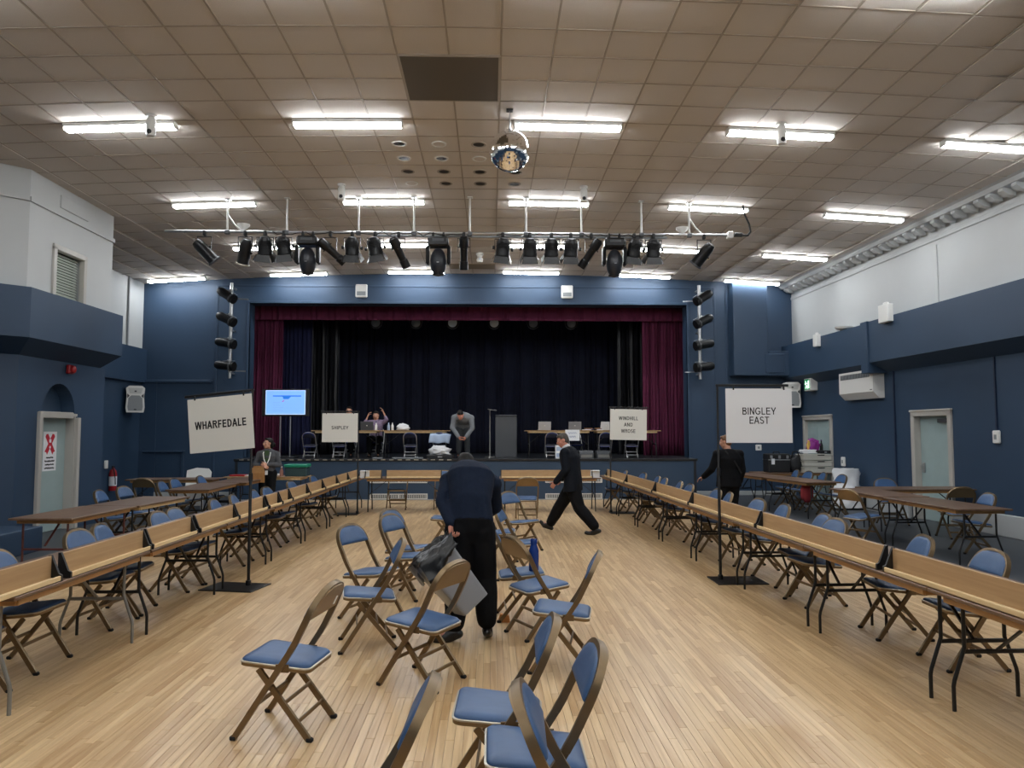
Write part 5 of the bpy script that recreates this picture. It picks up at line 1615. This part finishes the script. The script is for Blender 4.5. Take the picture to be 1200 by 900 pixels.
def person(label, base, rz, J, skin, hair, wear, vox=.011, hairdo='short', sc=1., lower='trousers'):
    """J: joints in the person's own space (x right, y forward, z up)."""
    root = thing('person', label, 'person', base, rz)
    V = {k: Vector(v) for k, v in J.items() if hasattr(v, '__len__') and not isinstance(v, (dict, str)) and len(v) == 3}
    HF = frame3(J['face'], J.get('face_up', (0, 0, 1)))
    X = Vector(J.get('lat', (1, 0, 0))).normalized()
    sh = (V['shR'] - V['shL']).normalized()
    def torso(mb, g, hem=-.10):
        pel, wai, chs, nck = V['pelvis'], V['waist'], V['chest'], V['neck']
        d0 = (wai - pel).normalized(); d1 = (chs - wai).normalized(); d2 = (nck - chs).normalized()
        fw = lambda lat, up: Vector(up).cross(Vector(lat)).normalized()
        W = J.get('width', 1.)
        secs = [(pel + d0 * hem, (.13 if hem < 0 else .168) * W + g, (.10 if hem < 0 else .12) + g, X, fw(X, d0)), (pel + d0 * max(0, hem + .03), .168 * W + g, .118 + g, X, fw(X, d0)), (pel.lerp(wai, .55), .158 * W + g, .115 + g, X, fw(X, d0)),
                (wai, .150 * W + g, .112 + g, X, fw(X, d0 + d1)), (wai.lerp(chs, .5), .163 * W + g, .122 + g, X.lerp(sh, .5), fw(X, d1)), (chs, .180 * W + g, .128 + g, sh, fw(sh, d1)),
                (chs.lerp(nck, .52), .155 * W + g, .108 + g, sh, fw(sh, d1 + d2)), (chs.lerp(nck, .86), .098 * W + g, .08 + g, sh, fw(sh, d2)), (nck, .065 + g * .6, .065 + g * .6, sh, fw(sh, d2))]
        oval(mb, secs)
        for s in 'LR':
            mb.cap(chs.lerp(nck, .42).lerp(V['sh' + s], .5), .07 + g, V['sh' + s], .062 + g, 12)
    def arm(mb, s, g, to=1.):
        mb.cap(V['sh' + s], .056 + g, V['el' + s], .043 + g, 12)
        w = V['el' + s].lerp(V['wr' + s], to)
        mb.cap(V['el' + s], .042 + g, w, .042 + g - .014 * to, 12)
    def leg(mb, s, g, flare=0.):
        mb.cap(V['hip' + s], .094 + g * 1.3, V['kn' + s], .058 + g * 1.6, 14)
        mb.cap(V['kn' + s], .058 + g * 1.6, V['kn' + s].lerp(V['an' + s], .35), .056 + g * 1.6, 14)
        mb.cap(V['kn' + s].lerp(V['an' + s], .35), .056 + g * 1.6, V['kn' + s].lerp(V['an' + s], .84 if flare else 1), .038 + g * 1.2 + flare * .4, 14)
    # the body: one continuous surface (head, neck, trunk, limbs, hands)
    mb = MB()
    torso(mb, -.012)
    for s in 'LR':
        arm(mb, s, -.008); leg(mb, s, -.012)
        if 'toe' + s in V: mb.cap(V['an' + s] + Vector((0, 0, -.03)), .03, V['an' + s].lerp(V['toe' + s], .6), .022, 8)
    mb.cap(V['neck'] - (V['head'] - V['neck']) * .3, .058, V['head'] - HF @ Vector((0, .01, .03)), .053, 12)
    add_head(mb, V['head'], HF)
    body = remesh(mb, vox, 3)
    hb = MB()
    for s in 'LR':
        h = J['hand' + s]
        d = h.get('d') or (V['wr' + s] - V['el' + s])
        add_hand(hb, V['wr' + s], d, h['n'], h['t'], h.get('curl', .45), h.get('spread', .1))
    hm = remesh(hb, max(.0036, vox * .4), 2)
    bm = bmesh.new(); bm.from_mesh(body); bm.from_mesh(hm); bm.to_mesh(body); bm.free()
    body.polygons.foreach_set('use_smooth', [True] * len(body.polygons))
    body.materials.clear(); body.materials.append(skin)
    bo_ = link('body', body, root)
    # eyes and mouth
    P = lambda x, y, z: V['head'] + HF @ Vector((x, y, z))
    for s in (-1, 1):
        e = MB().sphere((0, 0, 0), (.0135, .008, .0075), 10, 7).obj('eye', M_EYE, bo_, 60, P(s * .032, .086, .014)); e.rotation_euler = HF.to_euler()
        MB().sphere((0, .0055, 0), (.006, .004, .006), 8, 6).obj('iris', M_IRIS, e, 60)
    m_ = MB().sphere((0, 0, 0), (.021, .006, .006), 10, 7).obj('mouth', M_LIP, bo_, 60, P(0, .094, -.052)); m_.rotation_euler = HF.to_euler()
    # hair
    mb = MB()
    if hairdo != 'none':
        mb.sphere(P(0, -.026, .042), (.081, .092, .088), 20, 14, HF)
        mb.sphere(P(0, -.05, -.0), (.074, .066, .082), 18, 12, HF)
        mb.sphere(P(0, .034, .092), (.060, .046, .030), 14, 9, HF)
        if hairdo == 'bun':
            mb.sphere(P(0, -.12, -.02), (.05, .045, .055), 14, 10, HF); mb.sphere(P(0, -.075, -.05), (.07, .05, .06), 14, 10, HF)
        if hairdo == 'bob':
            mb.sphere(P(0, -.05, -.02), (.09, .08, .10), 16, 12, HF)
        mb2 = MB(); mb2.f = mb.f; mb2.m = mb.m
        mb2.v = [tuple(Vector(v) + (Vector(v) - V['head']).normalized() * .008 * noise.noise(Vector(v) * 40)) for v in mb.v]
        hme = remesh(mb2, .008, 2); hme.materials.clear(); hme.materials.append(hair)
        link('hair', hme, root)
    # clothing
    def cloth(name, mb, m, v=vox, sm=4, crease=.006):
        me = remesh(mb, v, sm); me.materials.clear(); me.materials.append(m)
        n = len(me.vertices); co = [0.] * (3 * n); no = [0.] * (3 * n)
        me.vertices.foreach_get('co', co); me.vertices.foreach_get('normal', no)
        for i in range(n):
            p = Vector(co[3 * i:3 * i + 3])
            k = crease * (noise.noise(p * 7) + .5 * noise.noise(Vector((p.x * 9 + p.z * 6, p.y * 9, p.z * 13 - p.x * 5))))
            for q in range(3): co[3 * i + q] += no[3 * i + q] * k
        me.vertices.foreach_set('co', co); me.update()
        return link(name, me, root)
    mb = MB()
    for s in 'LR':
        leg(mb, s, .016 + wear.get('loose', 0), .022 + wear.get('loose', 0))
    d0 = (V['waist'] - V['pelvis']).normalized()
    fwd = d0.cross(X) * -1
    dep = X.cross(d0)
    W = J.get('width', 1.)
    vz = Vector((0, 0, 1))
    oval(mb, [(V['pelvis'] - vz * .2, .135 * W, .085, X, dep), (V['pelvis'] - vz * .10, .178 * W, .125, X, dep), (V['pelvis'], .180 * W, .136, X, dep), (V['pelvis'] + d0 * .12, .150 * W, .108, X, dep)])
    cloth(wear.get('low_name', 'trousers'), mb, wear['low'])
    mb = MB()
    torso(mb, wear.get('gap', .014), wear.get('hem', -.10))
    if wear.get('skirt'):
        dn = Vector((0, 0, -1))
        p = V['pelvis']
        oval(mb, [(p + Vector((0, 0, .08)), .18 * W, .135, X, dep), (p + Vector((0, 0, -wear['skirt'])), .205 * W, .15, X, dep)])
    for s in 'LR':
        arm(mb, s, wear.get('gap', .014) - .002, wear.get('sleeve', .93))
    cloth(wear['up_name'], mb, wear['up'], vox, 4, wear.get('crease', .007))
    if wear.get('collar'):
        n = V['neck']; up = (V['head'] - n).normalized()
        mb = MB()
        q = up.to_track_quat('Z', 'Y').to_matrix().to_4x4()
        mb.lathe([(.062, -.02), (.07, -.02), (.066, .035), (.058, .035)], 16, Matrix.Translation(n - up * .0) @ q)
        mb.obj('collar', wear['collar'], root, 60)
    for s in 'LR':
        if 'toe' + s not in V: continue
        a, t_ = V['an' + s], V['toe' + s]
        mb = MB()
        dirv = (t_ - a); dirv.z *= 1; u = dirv.normalized()
        sole = a + Vector((0, 0, -.045)) - u * .045
        mb.cap(a + Vector((0, 0, -.02)), .046, a + Vector((0, 0, -.035)) + u * .08, .042, 12)
        mb.cap(sole, .036, a + Vector((0, 0, -.048)) + u * .10, .04, 12)
        mb.cap(a + Vector((0, 0, -.048)) + u * .10, .04, t_, .032, 12)
        me = remesh(mb, .008, 2); me.materials.clear(); me.materials.append(wear.get('shoe', M_SHOE))
        link('shoe', me, root)
    return root

# ---- the man bending over the bin, his back to us
MAN = (-.17, 6.38, 0)
J = dict(pelvis=(0, .0, .96), waist=(-.0, .07, 1.14), chest=(-.0, .24, 1.33), neck=(-.03, .43, 1.40), head=(-.06, .54, 1.40), face=(0, .75, -.65),
         lat=(1, 0, 0), width=1.08, shL=(-.205, .27, 1.285), shR=(.195, .29, 1.265), elL=(-.245, .08, 1.13), wrL=(-.16, -.12, .965), elR=(.22, .42, 1.05), wrR=(.10, .60, .92),
         hipL=(-.09, .0, .90), hipR=(.09, .02, .90), knL=(-.10, .02, .50), knR=(.12, .06, .50), anL=(-.13, -.06, .09), anR=(.145, .02, .09), toeL=(-.30, -.09, .036), toeR=(.16, .19, .036),
         handL=dict(n=(.6, -.2, .3), t=(.2, .95, 0), curl=.85, d=(.1, -.15, -1)), handR=dict(n=(-.5, 0, -.6), t=(-.5, .3, .5), curl=.6))
person('man in navy jumper and black trousers bending over a grey bin, back turned', MAN, 0, J, M_SKIN2, M_HAIRD,
       dict(low=M_TROUS, up=M_NAVY, up_name='jumper', gap=.016, sleeve=.96, hem=.0, loose=.012), .010)
# watch
# ---- grey bin with its black liner, held by the rim
BINL, BINR = (-.325, 6.05, .57), (-.20, -.66, .45)
t = thing('waste_bin', 'grey plastic bin tipped over, held by the bending man', 'bin', BINL, 0, None, BINR)
mb = MB()
def bin_ring(z, hx, hy, r=.03): return [(x, y, z) for x, y in rrect(hx, hy, r, 4)]
mb.rings([bin_ring(-.27, .125, .165), bin_ring(.2, .15, .19), bin_ring(.2, .143, .183), bin_ring(-.258, .119, .159)])
mb.obj('bin_body', M_BIN, t, 40)
mb = MB(); mb.rings([bin_ring(.18, .153, .193), bin_ring(.21, .155, .195), bin_ring(.21, .14, .18), bin_ring(.18, .14, .18)], True)
mb.obj('bin_rim', M_BIN, t, 40)
t2 = thing('bin_liner', 'black plastic liner hanging out of the grey bin', 'bag', BINL, 0, None, BINR)
BM = Matrix.Translation(BINL) @ __import__('mathutils').Euler(BINR).to_matrix().to_4x4()
HANDP = BM.inverted() @ Vector((-.335, 6.23, .84))
mb = MB(); vs = []; n = 56; rows = 20
for j in range(rows):
    v = j / (rows - 1)
    for i in range(n):
        a = 2 * PI * i / n
        ca, sa = math.cos(a), math.sin(a)
        p = Vector((ca * 1.3, sa * 1.3, v * 2.4))
        d = noise.noise(p * 2.4) * .6 + noise.noise(p * 5.5) * .35
        q = 1 / max(abs(ca) / .158, abs(sa) / .198)
        if v < .3:               # the fold hanging outside the rim
            u = v / .3
            droop = .07 + .07 * max(0, -ca) + .03 * math.sin(3 * a + 1)
            z = .222 - droop * (1 - u); rr = q * (1.03 + .07 * (1 - u)); pull = 0
        else:                    # the loose liner above the rim, drawn over to the hand
            u = (v - .3) / .7
            z = .222 + .13 * u ** .8; rr = q * (1.03 + .10 * math.sin(u * PI) - .86 * u ** 1.6); pull = u ** 1.5
        k = .05 * min(1, .3 + u if v >= .3 else .4)
        P_ = Vector((ca * (rr + k * d), sa * (rr + k * d), z + .045 * d))
        if pull: P_ += (HANDP - Vector((0, 0, z))) * pull * .92
        vs.append(tuple(P_))
mb.add(vs, [(j * n + i, j * n + (i + 1) % n, (j + 1) * n + (i + 1) % n, (j + 1) * n + i) for j in range(rows - 1) for i in range(n)])
o = mb.obj('liner_sheet', M_BAG, t2, 70); md = o.modifiers.new('t', 'SOLIDIFY'); md.thickness = .003

# ---- the man in a dark suit walking to the left
J = dict(pelvis=(0, -.02, .86), waist=(0, .0, 1.05), chest=(0, .04, 1.28), neck=(0, .10, 1.46), head=(0, .17, 1.575), face=(-.48, .87, -.38), lat=(1, .05, 0), width=1.36,
         shL=(-.215, .05, 1.37), shR=(.215, .06, 1.37), elL=(-.27, .02, 1.08), wrL=(-.27, .20, .87), elR=(.26, .12, 1.09), wrR=(.22, .28, .90),
         hipL=(-.09, -.03, .82), hipR=(.09, .01, .82), knL=(-.10, -.16, .45), knR=(.09, .24, .46), anL=(-.10, -.47, .10), anR=(.10, .46, .105), toeL=(-.12, -.29, .034), toeR=(.10, .62, .15),
         handL=dict(n=(.9, 0, 0), t=(0, 1, 0), curl=.45), handR=dict(n=(-.9, 0, 0), t=(0, 1, 0), curl=.4))
person('man in dark suit striding across the hall, head bowed', (1.40, 12.95, 0), PI / 2 - .45, J, M_SKIN2, M_HAIRG,
       dict(low=M_TROUS, up=M_SUIT, up_name='jacket', gap=.026, sleeve=.95, skirt=.15, collar=M_SHIRT, loose=.014), .011)

# ---- woman with grey cardigan
J = dict(pelvis=(0, 0, .88), waist=(0, .0, 1.05), chest=(0, .02, 1.22), neck=(0, .0, 1.36), head=(.0, .035, 1.475), face=(.82, .55, .06), lat=(1, 0, 0), width=.9,
         shL=(-.168, .0, 1.245), shR=(.168, .0, 1.245), elL=(-.245, .04, 1.02), wrL=(-.02, .19, 1.03), elR=(.27, .06, 1.02), wrR=(.07, .20, 1.0),
         hipL=(-.085, 0, .84), hipR=(.085, 0, .84), knL=(-.09, .05, .46), knR=(.09, .05, .46), anL=(-.10, .02, .09), anR=(.10, .02, .09), toeL=(-.12, .17, .034), toeR=(.12, .17, .034),
         handL=dict(n=(0, -.8, -.3), t=(0, 0, 1), curl=.6), handR=dict(n=(0, -.6, -.5), t=(0, .2, 1), curl=.65))
WB = (-4.78, 16.35, 0)
w = person('woman in grey cardigan with a lanyard standing at table, looking left', WB, PI + .1, J, M_SKIN, M_HAIRD,
       dict(low=M_TROUS, up=M_GCARD, up_name='cardigan', gap=.014, sleeve=.95), .011, 'bun')
mb = MB()
for s in (-1, 1):
    mb.bar([(s * .055, .02, 1.38), (s * .075, .145, 1.27), (s * .055, .162, 1.15), (s * .008, .172, 1.04)], .02, .004, (1, 0, 0))
mb.obj('lanyard', M_LANW, w)
MB().box((.0, .165, .86), (.06, .006, .09), .002).obj('badge', M_PAPER, w)
MB().prism([(-.045, 1.33), (.045, 1.33), (.03, 1.1), (-.03, 1.1)], .02, Matrix(((1, 0, 0, 0), (0, 0, 1, .135), (0, 1, 0, 0), (0, 0, 0, 1)))).obj('top', M_GTOP, w)
t = thing('paper_bag', 'brown paper bag held by the woman in grey cardigan', 'bag', (-4.9, 16.1, .66), PI + .25)
pr = [(-.125, .06), (.125, .06), (.125, -.06), (-.125, -.06)]
MB().rings([[(x, y, 0) for x, y in pr], [(x, y * 1.02, .2) for x, y in pr], [(x * .98 + .01, y * .5, .31) for x, y in pr]]).obj('bag_body', M_KRAFT, t)
MB().box((0, .0, .325), (.22, .012, .05), .003).obj('folded_top', M_KRAFT, t)

# ---- person in black at right, seen from behind
J = dict(pelvis=(0, 0, .92), waist=(0, .0, 1.08), chest=(0, .0, 1.26), neck=(0, .02, 1.42), head=(-.02, .06, 1.545), face=(-.6, .75, -.15), lat=(1, 0, 0), width=1.16,
         shL=(-.215, .0, 1.33), shR=(.215, .0, 1.33), elL=(-.30, .06, 1.07), wrL=(-.36, .24, .93), elR=(.25, -.03, 1.05), wrR=(.26, .08, .84),
         hipL=(-.095, 0, .87), hipR=(.095, 0, .87), knL=(-.10, .03, .47), knR=(.10, .03, .47), anL=(-.11, 0, .09), anR=(.11, 0, .09), toeL=(-.13, .17, .034), toeR=(.13, .17, .034),
         handL=dict(n=(0, 0, -1), t=(.9, .3, 0), curl=.35, d=(-.7, .6, -.4)), handR=dict(n=(-.9, 0, 0), t=(0, 1, 0), curl=.45))
pr_ = person('person in black coat seen from behind, below the Bingley East board', (4.2, 13.2, 0), .25, J, M_SKIN, M_HAIRB,
       dict(low=M_TROUS, up=M_BLACKJ, up_name='coat', gap=.026, sleeve=.95, skirt=.16), .012)
MB().bar([(-.13, -.10, 1.40), (.02, -.155, 1.22), (.16, -.15, 1.0)], .03, .006, (1, 0, 0)).obj('bag_strap', M_BLACKR, pr_)

# ---- man bending on the stage, facing us
J = dict(pelvis=(0, -.12, .86), waist=(0, .0, .98), chest=(-.02, .17, 1.06), neck=(.03, .33, 1.12), head=(.06, .43, 1.12), face=(.1, .7, -.7), lat=(1, 0, 0), width=1.1,
         shL=(-.22, .24, 1.05), shR=(.22, .24, 1.06), elL=(-.25, .30, .78), wrL=(-.09, .42, .55), elR=(.27, .30, .80), wrR=(.10, .42, .56),
         hipL=(-.09, -.11, .82), hipR=(.09, -.11, .82), knL=(-.10, -.03, .46), knR=(.10, -.03, .46), anL=(-.12, -.10, .09), anR=(.12, -.10, .09), toeL=(-.14, .06, .034), toeR=(.14, .06, .034),
         handL=dict(n=(.7, 0, -.3), t=(.3, .9, .2), curl=.6), handR=dict(n=(-.7, 0, -.3), t=(-.3, .9, .2), curl=.6))
person('man in grey suit jacket bending forward on the stage', (-.73, 19.95, ZS), PI, J, M_SKIN2, M_HAIRD,
       dict(low=M_GTROUS, up=M_GSUIT, up_name='jacket', gap=.024, sleeve=.95, skirt=.02), .013)

# ---- two people seated behind the left stage table
def seated(label, base, up, upname, arms, hair, skin, face, sleeve, hd='short', lift=0.):
    J = dict(pelvis=(0, -.05, .50 + lift), waist=(0, -.03, .68 + lift), chest=(0, .02, .88 + lift), neck=(0, .04, 1.03 + lift), head=(0, .07, 1.14 + lift), face=face, lat=(1, 0, 0), width=1.,
             shL=(-.19, .03, .95 + lift), shR=(.19, .03, .95 + lift), hipL=(-.09, -.02, .48 + lift), hipR=(.09, -.02, .48 + lift), knL=(-.12, .40, .50), knR=(.12, .40, .50), anL=(-.12, .36, .09), anR=(.12, .36, .09),
             toeL=(-.13, .52, .034), toeR=(.13, .52, .034), **arms)
    return person(label, base, PI, J, skin, hair, dict(low=M_TROUS, up=up, up_name=upname, gap=.012, sleeve=sleeve), .013, hd)
seated('woman in patterned top seated on stage stretching both arms up', (-3.17, 20.95, ZS), M_PURPLE, 'top',
       dict(elL=(-.30, .10, 1.02), wrL=(-.20, .06, 1.24), elR=(.30, .10, .92), wrR=(.22, .10, 1.12), handL=dict(n=(1, 0, 0), t=(0, -1, 0), curl=.3), handR=dict(n=(-1, 0, 0), t=(0, -1, 0), curl=.4)),
       M_HAIRD, M_SKIN, (.0, .95, -.2), .35, 'bun')
seated('person whose head peeps over the Shipley board', (-3.94, 21.1, ZS), M_BLACKJ, 'jacket',
       dict(elL=(-.24, .12, .72), wrL=(-.08, .30, .78), elR=(.24, .12, .72), wrR=(.08, .30, .78), handL=dict(n=(0, 0, -1), t=(1, 0, 0), curl=.3), handR=dict(n=(0, 0, -1), t=(-1, 0, 0), curl=.3)),
       M_HAIRD, M_SKIN, (0, 1, -.1), .93, 'short', .13)
for x, y, nm in ((-3.17, 20.98, 'woman stretching her arms'), (-3.94, 21.13, 'person behind the Shipley board')):
    dup(stage0, (x, y, ZS), -PI / 2, 'stage chair under the ' + nm, G6, None, None, .95)
